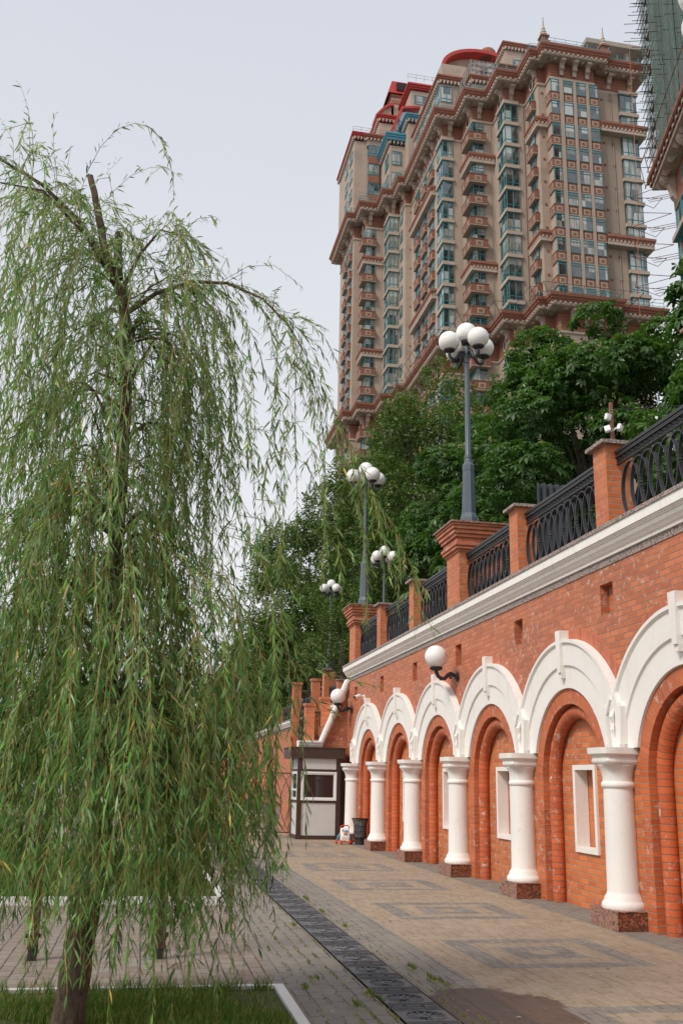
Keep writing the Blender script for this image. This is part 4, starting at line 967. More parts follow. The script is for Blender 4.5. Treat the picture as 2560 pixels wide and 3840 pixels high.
def crown_small(name, blobs, nleaf, size, mat, org, seed=1):
    r = np.random.default_rng(seed); B = np.array([b[:3] for b in blobs]); Rb = np.array([b[3] for b in blobs]); wgt = Rb**2; wgt /= wgt.sum()
    # sprigs: short twigs carrying 8 leaves each
    ns = nleaf//8; i = r.choice(len(B), ns, p=wgt); u = r.normal(size=(ns, 3)); u[:, 2] += .25; u /= np.linalg.norm(u, axis=1)[:, None]
    C = B[i]+u*(Rb[i]*(1-.4*r.random(ns)**1.8))[:, None]*np.array([1, 1, .8])
    tw = u*.8+r.normal(size=(ns, 3))*.5; tw /= np.linalg.norm(tw, axis=1)[:, None]
    rn = np.repeat(np.clip(r.normal(.42, .2, ns)+.22*u[:, 2], 0, .92), 8)  # sprig tone: random, with a lighter colour painted towards the clump top
    P = (C[:, None, :]+tw[:, None, :]*(np.linspace(0, 3.2*size, 8))[None, :, None]).reshape(-1, 3)+r.normal(size=(ns*8, 3))*size*.35
    n = len(P); nm = np.repeat(u, 8, 0)*.5+r.normal(size=(n, 3))*.45+np.array([0, 0, .6]); nm /= np.linalg.norm(nm, axis=1)[:, None]
    a = np.cross(nm, r.normal(size=(n, 3))); a /= np.linalg.norm(a, axis=1)[:, None]; b = np.cross(nm, a); s = (size*r.uniform(.6, 1.25, n))[:, None]
    V = np.stack([P-a*s*.5, P+b*s*.36, P+a*s*.55-nm*s*.15, P-b*s*.36], 1).reshape(-1, 3); q = np.arange(n)*4
    rr = rn+r.normal(size=n)*.05; rr[r.random(n) < .04] = .97
    return leafmesh(name, V, [np.stack([q, q+1, q+2, q+3], 1)], np.clip(rr, 0, 1), mat, org)
def make_blobs(cx, cy, cz, rx, ry, rz, n, seed, br=(.55, 1.0), low=-1):
    r = random.Random(seed); out = []
    while len(out) < n:
        u = Vector((r.gauss(0, 1), r.gauss(0, 1), r.gauss(0, 1)+.15)).normalized(); k = r.uniform(.45, 1)**.6
        p = (cx+u.x*rx*k, cy+u.y*ry*k, cz+u.z*rz*k, r.uniform(*br))
        out.append(p)
    return out
def trunk_mesh(x, y, z0, zc, blobs, r0, seed):
    b = MB(); rr = random.Random(seed)
    b.tube([(x, y, z0), (x+.05, y, z0+(zc-z0)*.4), (x-.05, y+.1, zc), (x, y, zc+1.2)], [r0*1.2, r0*.9, r0*.65, r0*.4], 10)
    for q in blobs[::2]:
        s = rr.uniform(.25, 1); p0 = Vector((x, y, z0+(zc-z0)*s)); p1 = Vector(q[:3]); md = (p0+p1)/2+Vector((0, 0, .25*(p1-p0).length*rr.uniform(.2, .8)))
        pts = [p0, p0.lerp(md, .5)+Vector((0, 0, .1)), md, md.lerp(p1, .5)+Vector((0, 0, .1)), p1]; b.tube(pts, [r0*.32, r0*.26, r0*.19, r0*.12, r0*.05], 6)
    return b
def chestnut(x, y, z0, cz, rx, ry, rz, nb, nleaf, label, seed, size=.26, extra=(), nf=60):
    t = thing('chestnut_tree', (x, y, z0), label, 'tree', 'chestnut trees behind the railing')
    bl = make_blobs(x, y, cz, rx, ry, rz, nb, seed, (.6, 1.15))+list(extra)
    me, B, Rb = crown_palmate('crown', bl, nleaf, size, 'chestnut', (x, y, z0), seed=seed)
    link(bpy.data.objects.new('crown', me), t, (x, y, z0))
    part('trunk', trunk_mesh(x, y, z0, cz-rz*.3, bl, .26, seed), 'bark2', t, True)
    r = random.Random(seed+5); f = MB()
    for _ in range(nf):
        b_ = bl[r.randrange(len(bl))]; u = Vector((r.gauss(0, 1)*.8-.2, r.gauss(0, 1)*.8-.5, abs(r.gauss(0, 1))*.7+.1)).normalized(); R = b_[3]*1.02
        p = Vector((b_[0]+u.x*R, b_[1]+u.y*R, b_[2]+u.z*R*.75)); h = r.uniform(.14, .26)
        for j in range(26):
            k = r.random(); rr = .055*(1-k*.75); a = r.uniform(0, 6.28); q = (p.x+rr*math.cos(a), p.y+rr*math.sin(a), p.z+k*h); s = r.uniform(.008, .016)
            f.add([(q[0]-s, q[1], q[2]), (q[0], q[1]-s, q[2]), (q[0]+s, q[1], q[2]), (q[0], q[1]+s, q[2]), (q[0], q[1], q[2]+s), (q[0], q[1], q[2]-s)], [(0, 1, 4), (1, 2, 4), (2, 3, 4), (3, 0, 4), (1, 0, 5), (2, 1, 5), (3, 2, 5), (0, 3, 5)])
    part('blossom', f, 'flower', t); return t
chestnut(12.6, 25.5, 4.94, 10.6, 3.7, 3.4, 4.7, 78, 14000, 'large chestnut tree with cream blossom right of the near street lamp', 11, extra=[(11.0, 23.0, 12.4, 1.1), (9.7, 24, 11.4, 1.0), (12.8, 23.5, 13.2, 1.0), (9.4, 23.5, 9.6, 1.2), (9.2, 24.2, 7.6, 1.3)], nf=110)
chestnut(11.6, 15.2, 4.94, 8.2, 2.3, 2.6, 3.2, 46, 6500, 'chestnut tree reaching into the right edge above the railing', 23, .27, extra=[(9.42, 15.0, 11.1, .34), (9.36, 15.0, 10.5, .4), (9.55, 15.0, 10.0, .5), (9.75, 14.6, 10.9, .45), (10.1, 14.9, 10.2, .6), (9.6, 14.8, 9.3, .6), (9.5, 14.6, 8.2, .8), (9.6, 14.4, 7.0, .8)], nf=26)
chestnut(12.0, 32.5, 4.94, 9.8, 3.0, 3.0, 4.6, 62, 11000, 'darker chestnut tree directly behind the near street lamp', 37, extra=[(10.0, 30.5, 8.5, 1.1), (10.0, 30.6, 6.4, 1.3), (10.2, 30.4, 10.6, 1.0), (9.4, 31.5, 7.2, 1.0)], nf=40)
def linden(x, y, z0, cz, rx, ry, rz, nb, nleaf, size, label, seed, br=(.7, 1.3), mat='linden', grp='linden trees in the row behind the railing'):
    t = thing('linden_tree', (x, y, z0), label, 'tree', grp)
    bl = make_blobs(x, y, cz, rx, ry, rz, nb, seed, br)
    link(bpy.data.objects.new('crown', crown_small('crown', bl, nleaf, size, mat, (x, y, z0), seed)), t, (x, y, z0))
    part('trunk', trunk_mesh(x, y, z0, cz-rz*.3, bl, .28, seed), 'bark2', t, True); return t
linden(12.6, 43, 4.94, 13.9, 3.6, 3.3, 7.2, 78, 66000, .13, 'tall linden tree whose top stands before the tower left of the near lamp', 41)
linden(12.4, 51, 4.94, 13.3, 3.7, 3.4, 7.6, 76, 58000, .15, 'linden tree behind the far lamp, rounded top against the tower foot', 43)
linden(12.0, 60, 4.94, 13.6, 4.0, 3.6, 7.8, 74, 50000, .17, 'linden tree standing at the left corner of the tower foot', 47)
linden(11.1, 69, 4.94, 13.0, 4.5, 4, 8.3, 74, 48000, .19, 'linden tree against the sky left of the tower', 53)
linden(10.2, 78, 4.94, 9.2, 4.6, 4, 5.0, 50, 26000, .21, 'lower linden tree farther left, partly behind the willow', 59)
linden(10.0, 92, 4.94, 8.4, 5, 4, 4.6, 44, 20000, .24, 'distant linden tree behind the hanging willow twigs', 61)
linden(10.4, 110, 4.94, 8.0, 5.4, 4, 4.6, 40, 16000, .28, 'farthest linden tree of the row, hidden behind the willow', 67)
linden(8.95, 45.5, 4.98, 7.4, 1.5, 1.2, 2.0, 16, 9000, .10, 'small rounded tree hiding the pole of the farthest street lamp', 71, br=(.45, .8))
# far bank woods on the left
bl = [(-160+i*7.5+random.uniform(-3, 3), 260+random.uniform(-20, 20), random.uniform(3, 11), random.uniform(5, 9)) for i in range(26)]
me = crown_small('woods', bl, 26000, 1.3, 'farleaf', (0, 0, 0), 5); o = link(bpy.data.objects.new('distant_woods', me)); tag(o, 'pale distant woods on the horizon behind the willow', 'woods', None, 'stuff')
g = MB(); g.box(-400, 60, -.015, -6, 245, -.005); struct('river', g, 'kglass')
# ------------------------------------------------------------------ willow
def willow():
    r = np.random.default_rng(12); rd = random.Random(12)
    org = (-.36, 7.2, 0); t = thing('weeping_willow', org, 'large weeping willow in the left foreground with a leaning cut-topped trunk', 'tree')
    tr = [(-.37, 7.2, -.1), (-.35, 7.2, .09), (-.32, 7.2, .49), (-.27, 7.21, 1.03), (-.24, 7.2, 1.59), (-.27, 7.2, 2.03), (-.30, 7.2, 2.8), (-.30, 7.2, 3.62), (-.32, 7.2, 4.48), (-.36, 7.2, 5.03), (-.42, 7.2, 5.3), (-.55, 7.2, 5.57), (-.66, 7.2, 6.02), (-.76, 7.2, 6.38)]
    rad = [.13, .112, .098, .09, .075, .07, .062, .055, .048, .043, .04, .033, .028, .024]
    T = [Vector(p) for p in tr]; fine = []; fr = []
    for i in range(len(T)-1):
        for k in range(5):
            u = k/5; fine.append(T[i].lerp(T[i+1], u)+Vector((rd.uniform(-1, 1), rd.uniform(-1, 1), 0))*.004); fr.append((rad[i]*(1-u)+rad[i+1]*u)*rd.uniform(.95, 1.06))
    b = MB(); b.tube(fine, fr, 14)
    b.tube([(-.45, 7.2, 5.42), (-.47, 7.19, 5.6), (-.475, 7.18, 5.82)], [.04, .032, .03], 8)           # sawn stub
    b.tube([(-.30, 7.13, .72), (-.28, 7.08, .75)], [.06, .028], 10)                                     # knot
    part('trunk', b, 'bark', t, True)
    limbs = [
        ([(-.40, 7.2, 5.24), (-.57, 7.15, 5.56), (-.79, 7.1, 5.84), (-1.08, 7.05, 6.08), (-1.43, 7.0, 6.24), (-1.75, 7.0, 6.15)], .028, .16),
        ([(-.37, 7.2, 5.13), (-.15, 7.15, 5.31), (.12, 7.1, 5.42), (.4, 7.1, 5.44), (.68, 7.1, 5.34), (.9, 7.1, 5.13), (1.05, 7.1, 4.88)], .020, .05),
        ([(-.42, 7.2, 5.3), (-.30, 7.1, 5.6), (-.15, 7.0, 5.78), (.02, 6.9, 5.70)], .018, .12),
        ([(-.55, 7.2, 5.5), (-.75, 7.3, 5.9), (-1.0, 7.4, 6.2), (-1.2, 7.5, 6.3)], .018, .14),
        ([(-.45, 7.2, 5.35), (-.7, 6.9, 5.6), (-1.0, 6.6, 5.75), (-1.3, 6.4, 5.65)], .02, .12)]
    for i in range(58):
        h = rd.uniform(1.5, 5.3); az = rd.uniform(0, 2*math.pi); ca, sa = math.cos(az), math.sin(az)
        # trunk point
        k = max(j for j in range(len(T)) if T[j].z <= h); u = (h-T[k].z)/(T[k+1].z-T[k].z); p0 = T[k].lerp(T[k+1], u)
        Rr = rd.uniform(.45, .92)*(1.08 if h < 4.2 else .88)*(1 if ca < .3 else .86)
        rise = rd.uniform(.25, .62)*(1 if h < 4.8 else .75); pts = []
        for j in range(8):
            s = j/7; pts.append((p0.x+ca*Rr*s+rd.gauss(0, .018), p0.y+sa*Rr*s*.95+rd.gauss(0, .018), h+rise*math.sin(math.pi*.5*min(1, s*1.35))-.28*s**3))
        limbs.append((pts, .006+.013*rd.random()+.006*(h < 3.5), rd.uniform(.0, .1)))
    lb = MB()
    for pts, r0, _ in limbs: lb.tube(pts, [r0*(1-.8*i/(len(pts)-1)) for i in range(len(pts))], 6)
    part('branches', lb, 'bark', t, True)
    # hanging shoots
    strands = []
    def sample(pts, s):
        x = s*(len(pts)-1); i = min(int(x), len(pts)-2); return Vector(pts[i]).lerp(Vector(pts[i+1]), x-i), (Vector(pts[i+1])-Vector(pts[i])).normalized()
    def hang(p, d, length, stiff, wind=(.10, 0)):
        """shoot leaving along d and bending to hang down"""
        pts = [p.copy()]; v = d.normalized(); step = .05; n = int(length/step); q = p.copy(); jx, jy = rd.gauss(0, .04), rd.gauss(0, .04)
        for i in range(n):
            v = (v+Vector((wind[0]*.06+jx*.1, wind[1]*.06+jy*.1, -1))*(step/stiff)).normalized()
            if i % 7 == 0: jx, jy = rd.gauss(0, .85), rd.gauss(0, .85)
            q = q+v*step; pts.append(q.copy())
        return pts
    for li, (pts, r0, dens) in enumerate(limbs):
        big = li < 5; n = (26 if big else (13 if pts[0][2] < 3.6 else 10)); n = 12 if li == 1 else n
        for _ in range(n):
            s = rd.random()**.75 if not big else rd.uniform(.1, 1); p, d = sample(pts, s)
            az = rd.uniform(0, 6.28); dd = d*.55+Vector((math.cos(az), math.sin(az), rd.uniform(-.1, .6)))*rd.uniform(.3, .7)
            zb = max(.38, rd.gauss(.85, .38)) if rd.random() < .5 else rd.uniform(1.0, 4.4)
            if p.x < -.75: zb = max(zb, .6)
            L_ = p.z-zb
            if L_ < .35: L_ = rd.uniform(.35, .7)
            L_ = min(L_, rd.uniform(1.1, 2.9))*1.05
            strands.append((hang(p, dd, L_, rd.uniform(.12, .45)), rd.uniform(.8, 1.15)))
        # the limb itself ends in a whip
        p, d = sample(pts, .999); strands.append((hang(p, d, rd.uniform(.9, 2.4), .3), 1))
    # skirt: long shoots that reach the lowest part of the crown
    for _ in range(300):
        az = rd.uniform(0, 6.28); R_r = math.sqrt(rd.uniform(.03, 1.0))*1.08; x = -.32+R_r*math.cos(az)*1.02; y = 7.2+R_r*math.sin(az); z0 = rd.uniform(1.5, 3.6)-.3*R_r
        zb = max(.34, rd.gauss(.66, .25)+.1*max(0, R_r-.7)); L_ = min(z0-zb, rd.uniform(1.2, 2.7))
        if L_ < .3: continue
        strands.append((hang(Vector((x, y, z0)), Vector((math.cos(az)*.7, math.sin(az)*.7, .2)), L_, rd.uniform(.08, .25), (.3, 0)), 1))
    for _ in range(150):
        az = rd.uniform(0, 6.28); R_r = math.sqrt(rd.uniform(.02, 1.0))*.98; x = -.42+R_r*math.cos(az); y = 7.15+R_r*math.sin(az)*.95; z0 = rd.uniform(1.1, 2.2)
        strands.append((hang(Vector((x, y, z0)), Vector((math.cos(az), math.sin(az), .1)), min(z0-rd.uniform(.36, .7), rd.uniform(.6, 1.3)), rd.uniform(.1, .3), (.3, 0)), 1))
    # the long arching whips seen against the sky
    def whip(pts, sc=1.0):
        P = [Vector(p) for p in pts]; out = []
        for i in range(len(P)-1):
            k = max(2, int((P[i+1]-P[i]).length/.05))
            for j in range(k): out.append(P[i].lerp(P[i+1], j/k))
        out.append(P[-1]); strands.append((out, sc)); return out
    W0 = [(.9, 7.1, 5.13), (1.05, 7.1, 4.88), (1.28, 7.05, 4.42), (1.5, 7.0, 3.93), (1.78, 7.0, 3.42), (1.94, 7.0, 3.12)]
    whip(W0); whip([(1.02, 7.1, 4.9), (1.17, 7.1, 4.45), (1.40, 7.1, 3.9), (1.55, 7.1, 3.45), (1.62, 7.1, 3.1)]); whip([(.75, 7.1, 5.3), (.9, 7.0, 5.0), (1.05, 6.95, 4.5), (1.18, 6.9, 3.9), (1.3, 6.9, 3.35), (1.34, 6.9, 2.9)])
    whip([(1.28, 7.05, 4.42), (1.42, 7.0, 4.0), (1.50, 7.0, 3.5), (1.54, 6.95, 3.0), (1.53, 6.95, 2.7)]); whip([(1.5, 7.0, 3.93), (1.66, 7.0, 3.5), (1.72, 7.0, 3.05)])
    whip([(.67, 7.1, 2.53), (.93, 7.1, 2.49), (1.33, 7.05, 2.38), (1.66, 7.0, 2.30)]); whip([(.7, 7.0, 2.45), (.95, 7.0, 2.35), (1.2, 7.0, 2.18), (1.38, 7.0, 2.05)])
    whip([(.6, 7.2, 2.9), (.85, 7.2, 2.85), (1.1, 7.2, 2.7), (1.3, 7.2, 2.45)])
    whip([(-1.15, 7.0, 6.1), (-1.2, 7.0, 6.35), (-1.22, 7.0, 6.6), (-1.27, 7.0, 6.85), (-1.36, 7.0, 6.95)], .8); whip([(-.95, 7.0, 6.0), (-1.0, 7.0, 6.3), (-1.05, 7.0, 6.55), (-1.03, 7.0, 6.7)], .8)
    whip([(-1.3, 7.0, 6.2), (-1.33, 7.0, 6.45), (-1.45, 7.0, 6.6)], .8); whip([(-.7, 7.15, 5.9), (-.85, 7.1, 6.15), (-.95, 7.1, 6.4), (-.9, 7.1, 6.5)], .8)
    whip([(-.5, 7.2, 5.9), (-.55, 7.1, 6.15), (-.62, 7.1, 6.35), (-.5, 7.1, 6.45)], .7); whip([(-.1, 7.1, 5.75), (.0, 7.1, 5.95), (.06, 7.1, 5.7), (.03, 7.1, 5.45)], .8)
    whip([(.35, 7.1, 5.45), (.5, 7.05, 5.56), (.7, 7.0, 5.62), (.9, 7.0, 5.5), (1.0, 7.0, 5.4)], .8); whip([(-.2, 7.15, 5.5), (-.05, 7.1, 5.85), (.06, 7.1, 6.0), (.10, 7.1, 5.8)], .8); whip([(.0, 7.1, 5.4), (.2, 7.1, 5.7), (.35, 7.1, 5.75), (.42, 7.1, 5.5)], .8)
    for _ in range(26):                                      # short side shoots on the whips at the right
        o = W0; s = rd.uniform(0, .95); p, d = sample(o, s); L_ = rd.uniform(.25, .8)*(1-.3*s); strands.append((hang(p, d+Vector((rd.uniform(-.6, .3), rd.uniform(-.6, .6), .1)), L_, .12), .9))
    for _ in range(16):
        p = Vector((rd.uniform(.2, .8), 7.1+rd.uniform(-.7, .7), rd.uniform(3.0, 5.0))); 
        p.z = min(p.z, 5.3-abs(p.x-.2)*1.1); strands.append((hang(p, Vector((rd.uniform(.1, .7), rd.uniform(-.5, .5), .2)), rd.uniform(.6, 1.6), .2), 1))
    # fuzzy top: short shoots that leave the upper limbs in every direction before they droop
    for _ in range(360):
        li = rd.choice([0, 0, 0, 1, 1, 1, 1, 2, 2, 2, 3, 4, 4]+list(range(5, len(limbs)))); pts = limbs[li][0]; p, d = sample(pts, rd.uniform(.15, 1)); az = rd.uniform(0, 6.28)
        strands.append((hang(p, Vector((math.cos(az), math.sin(az), rd.uniform(.0, 1.4))), rd.uniform(.2, .6), rd.uniform(.2, .4)), rd.uniform(.7, 1)))
    # side twigs
    for pts, sc in list(strands):
        n = len(pts); k = 3
        while k < n-2:
            if rd.random() < .45:
                d = (pts[k]-pts[k-1]).normalized(); az = rd.uniform(0, 6.28)
                strands.append((hang(pts[k], d*.6+Vector((math.cos(az), math.sin(az), .1)), rd.uniform(.12, .38), rd.uniform(.08, .2)), sc*.95))
            k += rd.randint(3, 9)
    tw = MB(); LV = []; RN = []
    P0, DD, NN, LL = [], [], [], []
    for pts, sc in strands:
        n = len(pts)
        if n < 3: continue
        st = pts[::4]+([pts[-1]] if (n-1) % 4 else [])
        if len(st) >= 2: tw.tube(st, [.0022*(1-.7*i/(len(st)-1))+.0006 for i in range(len(st))], 3, cap=False)
        tone = rd.gauss(.42, .24); side = 0
        for i in range(2, n):
            d = (pts[i]-pts[i-1]).normalized()
            for k in range(2 if rd.random() < .93 else 1):
                side += 1
                if rd.random() < .08: continue
                p = pts[i-1].lerp(pts[i], rd.random()); a = rd.uniform(0, 6.28); o = d.orthogonal().normalized(); o = (o*math.cos(a)+d.cross(o)*math.sin(a))
                spread = rd.uniform(.35, 1.35); ld = (d*1.0+o*spread+Vector((0, 0, -.25))).normalized()
                P0.append(p); DD.append(ld); NN.append(o); LL.append(sc*rd.uniform(.045, .112)*(1-.35*(i/n > .9))); RN.append(min(.96, max(0, tone+rd.gauss(0, .22))) if rd.random() > .014 else 1.0)
    P0 = np.array([tuple(v) for v in P0]); DD = np.array([tuple(v) for v in DD]); NN = np.array([tuple(v) for v in NN]); LL = np.array(LL)[:, None]; n = len(P0)
    S_ = np.cross(DD, NN); S_ /= np.linalg.norm(S_, axis=1)[:, None]; up = np.cross(S_, DD)
    tws = r.normal(size=(n, 1))*.6; S_ = S_*np.cos(tws)+up*np.sin(tws); W_ = LL*r.uniform(.052, .088, (n, 1)); g = np.array([0, 0, -1.0])
    a1 = P0+DD*LL*.35+g*LL*.02; a2 = P0+DD*LL*.7+g*LL*.08; tip = P0+DD*LL*.97+g*LL*.2
    V = np.stack([P0, a1+S_*W_, a1-S_*W_, a2+S_*W_*.7, a2-S_*W_*.7, tip], 1).reshape(-1, 3); i = np.arange(n)*6
    F3 = np.concatenate([np.stack([i, i+1, i+2], 1), np.stack([i+3, i+5, i+4], 1)]); F4 = np.stack([i+1, i+3, i+4, i+2], 1); RN = np.clip(np.array(RN), 0, 1); RN[RN < 1] = np.minimum(RN[RN < 1], .97)
    me = leafmesh('foliage', V, [F3, F4], np.concatenate([RN, RN, RN]), 'willow', org)
    link(bpy.data.objects.new('foliage', me), t, org); part('hanging_twigs', tw, 'twig', t); print('willow leaves', n, 'strands', len(strands))
willow()
# ------------------------------------------------------------------ apartment tower
T0, FH = 67.6, 3.33
def TJ(j): return T0+FH*j
CORN = [(60.4, 101.4), (54.1, 101.4), (54.1, 100.3), (44.2, 100.3), (44.2, 101.8), (43.1, 101.8), (43.1, 106.3), (40.2, 106.3), (40.2, 110.9), (37.15, 110.9), (37.15, 115.7), (34.3, 115.7), (34.3, 133.0), (33.3, 133.0),
        (33.3, 136.8), (31.7, 136.8), (31.7, 141.1), (28.8, 141.1), (28.8, 145.0), (27.4, 145.0), (27.4, 161), (60.4, 161)]
def offset_poly(P, d):
    n = len(P); out = []
    for i in range(n):
        a, b, c = Vector(P[i-1]), Vector(P[i]), Vector(P[(i+1) % n]); e1 = (b-a).normalized(); e2 = (c-b).normalized()
        n1 = Vector((e1.y, -e1.x)); n2 = Vector((e2.y, -e2.x)); out.append((b.x-(n1.x+n2.x)*d*SG, b.y-(n1.y+n2.y)*d*SG))
    return out
ar_ = sum(CORN[i-1][0]*CORN[i][1]-CORN[i][0]*CORN[i-1][1] for i in range(len(CORN))); SG = 1 if ar_ > 0 else -1
def sweep(P, prof, mi=0, mb=None):
    """prof: (inset from outline, z) walked round the closed outline"""
    b = mb or MB(); rows = [offset_poly(P, d) for d, z in prof]; n = len(P)
    vs = [(x, y, z) for (d, z), row in zip(prof, rows) for x, y in row]
    b.add(vs, [(r*n+i, r*n+(i+1) % n, (r+1)*n+(i+1) % n, (r+1)*n+i) for r in range(len(prof)-1) for i in range(n)], mi); return b
tw = thing('apartment_tower', (44, 115, 10), 'tall stepped apartment tower of tan brick with red cornices and teal windows', 'building')
WALL = offset_poly(CORN, 1.9)
b = MB(); b.prism(WALL, 8, 94.2); part('wall', b, 'tan', tw)
for za, zb in ((91.25, 93.5), (54.9, 57.4)):
    b = MB(); b.prism(offset_poly(CORN, 1.84), za, zb); fz = part('brick_frieze', b, 'redbrick', tw)
    b = MB(); b.prism(offset_poly(CORN, 1.76), za-.3, za); part('frieze_ledge', b, 'stone', fz)
def cornice(z, light=True, name='cornice'):
    b = MB(); sweep(CORN, [(1.9, z-1.45), (.72, z-1.45)], 1, b); sweep(CORN, [(.72, z-1.45), (.55, z-1.45), (.42, z-1.35), (.42, z-1.22), (.5, z-1.22), (.5, z-.95)], 1, b)
    sweep(CORN, [(.50, z-.95), (.40, z-.95), (.36, z-.72), (.22, z-.66), (.18, z-.42), (.06, z-.34), (0, z-.10), (0, z)], 0, b)
    b.prism(offset_poly(CORN, .3), z-.1, z+.05, 3); sweep(CORN, [(.0, z), (.02, z+.08), (.3, z+.08), (.3, z)], 2, b)
    d = b; soff = b; n = len(CORN); inner = offset_poly(CORN, .42); mid = offset_poly(CORN, 1.15)
    for i in range(n):
        (x0, y0), (x1, y1) = inner[i], inner[(i+1) % n]; (cx0, cy0), (cx1, cy1) = CORN[i], CORN[(i+1) % n]
        if max(x0, x1) > 59.5 and i > 0: continue
        if y0 > 160: continue
        Ln = math.hypot(x1-x0, y1-y0); k = max(1, int(Ln/.62)); e = ((x1-x0)/Ln, (y1-y0)/Ln); nn = (e[1]*SG, -e[0]*SG)
        for j in range(k):
            s = (j+.5)*Ln/k; px, py = x0+e[0]*s, y0+e[1]*s; hx, hy = abs(e[0])*.14+abs(nn[0])*.09, abs(e[1])*.14+abs(nn[1])*.09
            d.box(px-hx, py-hy, z-1.22, px+hx, py+hy, z-.97, 1)
        (x0, y0), (x1, y1) = mid[i], mid[(i+1) % n]; Ln = math.hypot(x1-x0, y1-y0); k = max(1, round(Ln/1.35))
        for j in range(k+1):
            s = j*Ln/k; px, py = x0+e[0]*s, y0+e[1]*s; q = .46 if j in (0, k) else .28; hh = .42 if j in (0, k) else .28
            soff.add([(px-q, py-q, z-1.452), (px+q, py-q, z-1.452), (px+q, py+q, z-1.452), (px-q, py+q, z-1.452), (px, py, z-1.45-hh)], [(0, 1, 4), (1, 2, 4), (2, 3, 4), (3, 0, 4)], 1)
    return part(name, b, ['redcorn', 'stone', 'teal' if light else 'rust', 'conc'], tw)
c1_ = cornice(95.0, True); c2_ = cornice(59.0, False)
# consoles: scrolled brackets, one mesh reused
def bracket(dirx, diry):
    """profile in (out from wall, z), 0 at the soffit"""
    p = [(0, 0), (1.0, 0), (1.02, -.18), (.92, -.38), (.62, -.48), (.42, -.66), (.38, -.95), (.26, -1.18), (.05, -1.25), (0, -1.9)]
    b = MB()
    w = .27
    if diry: b.add([(-w, -o, z) for o, z in p]+[(w, -o, z) for o, z in p], [tuple(range(len(p))), tuple(range(2*len(p)-1, len(p)-1, -1))]+[(i, i+1, len(p)+i+1, len(p)+i) for i in range(len(p)-1)]); b.tube([(-w-.03, -.85, -.2), (w+.03, -.85, -.2)], .2, 10); b.tube([(-w-.02, -.28, -1.02), (w+.02, -.28, -1.02)], .13, 8)
    else: b.add([(-o, -w, z) for o, z in p]+[(-o, w, z) for o, z in p], [tuple(range(len(p))), tuple(range(2*len(p)-1, len(p)-1, -1))]+[(i, i+1, len(p)+i+1, len(p)+i) for i in range(len(p)-1)]); b.tube([(-.85, -w-.03, -.2), (-.85, w+.03, -.2)], .2, 10); b.tube([(-.28, -w-.02, -1.02), (-.28, w+.02, -1.02)], .13, 8)
    return b
bf, bs = bracket(0, 1).mesh('console', [M['stone']]), bracket(1, 0).mesh('console', [M['stone']])
fronts = [(47.65, 101.95), (49.45, 101.95), (51.25, 101.95), (54.9, 103.25), (57.9, 103.25), (43.0, 108.1), (40.0, 112.7), (37.2, 117.5), (31.2, 142.9), (34.1, 138.6)]
sides = [(44.95, 104.2), (42.05, 108.9), (39.0, 113.5), (36.15, 118.3), (36.15, 121.9), (36.15, 125.4), (36.15, 128.9), (36.15, 132.2), (35.15, 135.4), (33.55, 139.5), (30.65, 143.8), (29.25, 147.8), (29.25, 151.5), (29.25, 155.2)]
for z in (93.5, 57.5):
    for x, y in fronts: link(bpy.data.objects.new('console', bf), tw, (x, y, z))
    for x, y in sides: link(bpy.data.objects.new('console', bs), tw, (x, y, z))
# round windows under the cornice on the left-facing walls
ov = MB(); NR = 20; 
for j in range(NR):
    a0, a1 = 2*math.pi*j/NR, 2*math.pi*(j+1)/NR
    for ro, ri, x_, mi in ((.80, .60, -.1, 0), (.60, .52, -.06, 1)):
        ov.add([(x_, ro*.8*math.cos(a0), ro*math.sin(a0)), (x_, ro*.8*math.cos(a1), ro*math.sin(a1)), (x_, ri*.8*math.cos(a1), ri*math.sin(a1)), (x_, ri*.8*math.cos(a0), ri*math.sin(a0)), (0, ro*.8*math.cos(a0), ro*math.sin(a0)), (0, ro*.8*math.cos(a1), ro*math.sin(a1))], [(0, 1, 2, 3), (0, 1, 5, 4)], mi)
ov.add([(-.03, .52*.8*math.cos(2*math.pi*j/NR), .52*math.sin(2*math.pi*j/NR)) for j in range(NR)], [tuple(range(NR))], 2)
ovm = ov.mesh('round_window', [M['stone'], M['teal'], M['tglass']])
for z in (92.1, 55.9):
    for x, y in ((44.9, 105.3), (42.1, 110.0), (39.1, 114.6), (36.2, 120.1), (36.2, 123.6), (36.2, 127.1), (36.2, 130.6), (35.2, 137.2), (33.6, 141.4), (30.6, 145.6), (29.3, 149.7), (29.3, 153.6)):
        link(bpy.data.objects.new('round_window', ovm), tw, (x-.08, y, z))
# windows
def glazing(frame, glass, p0, p1, z0, z1, nv, inset, nx, ny, tr=.24, top=False, w=.075):
    """one glazed face from p0 to p1 (horizontal), outward normal (nx, ny)"""
    L_ = math.hypot(p1[0]-p0[0], p1[1]-p0[1]); e = ((p1[0]-p0[0])/L_, (p1[1]-p0[1])/L_)
    def bar(s0, s1, za, zb, th=.06):
        xa, ya = p0[0]+e[0]*s0, p0[1]+e[1]*s0; xb, yb = p0[0]+e[0]*s1, p0[1]+e[1]*s1
        frame.box(min(xa, xb)-abs(nx)*th/2, min(ya, yb)-abs(ny)*th/2, za, max(xa, xb)+abs(nx)*th/2, max(ya, yb)+abs(ny)*th/2, zb)
    bar(0, L_, z0, z0+w); bar(0, L_, z1-w, z1); zt = z0+(z1-z0)*tr if not top else z1-(z1-z0)*tr
    bar(0, L_, zt-w*.4, zt+w*.4)
    for i in range(nv+1):
        s = i*L_/nv; bar(max(0, s-w*.55), min(L_, s+w*.55), z0, z1)
    q = .02
    glass.add([(p0[0]-nx*q, p0[1]-ny*q, z0), (p1[0]-nx*q, p1[1]-ny*q, z0), (p1[0]-nx*q, p1[1]-ny*q, z1), (p0[0]-nx*q, p0[1]-ny*q, z1)], [(0, 1, 2, 3)])
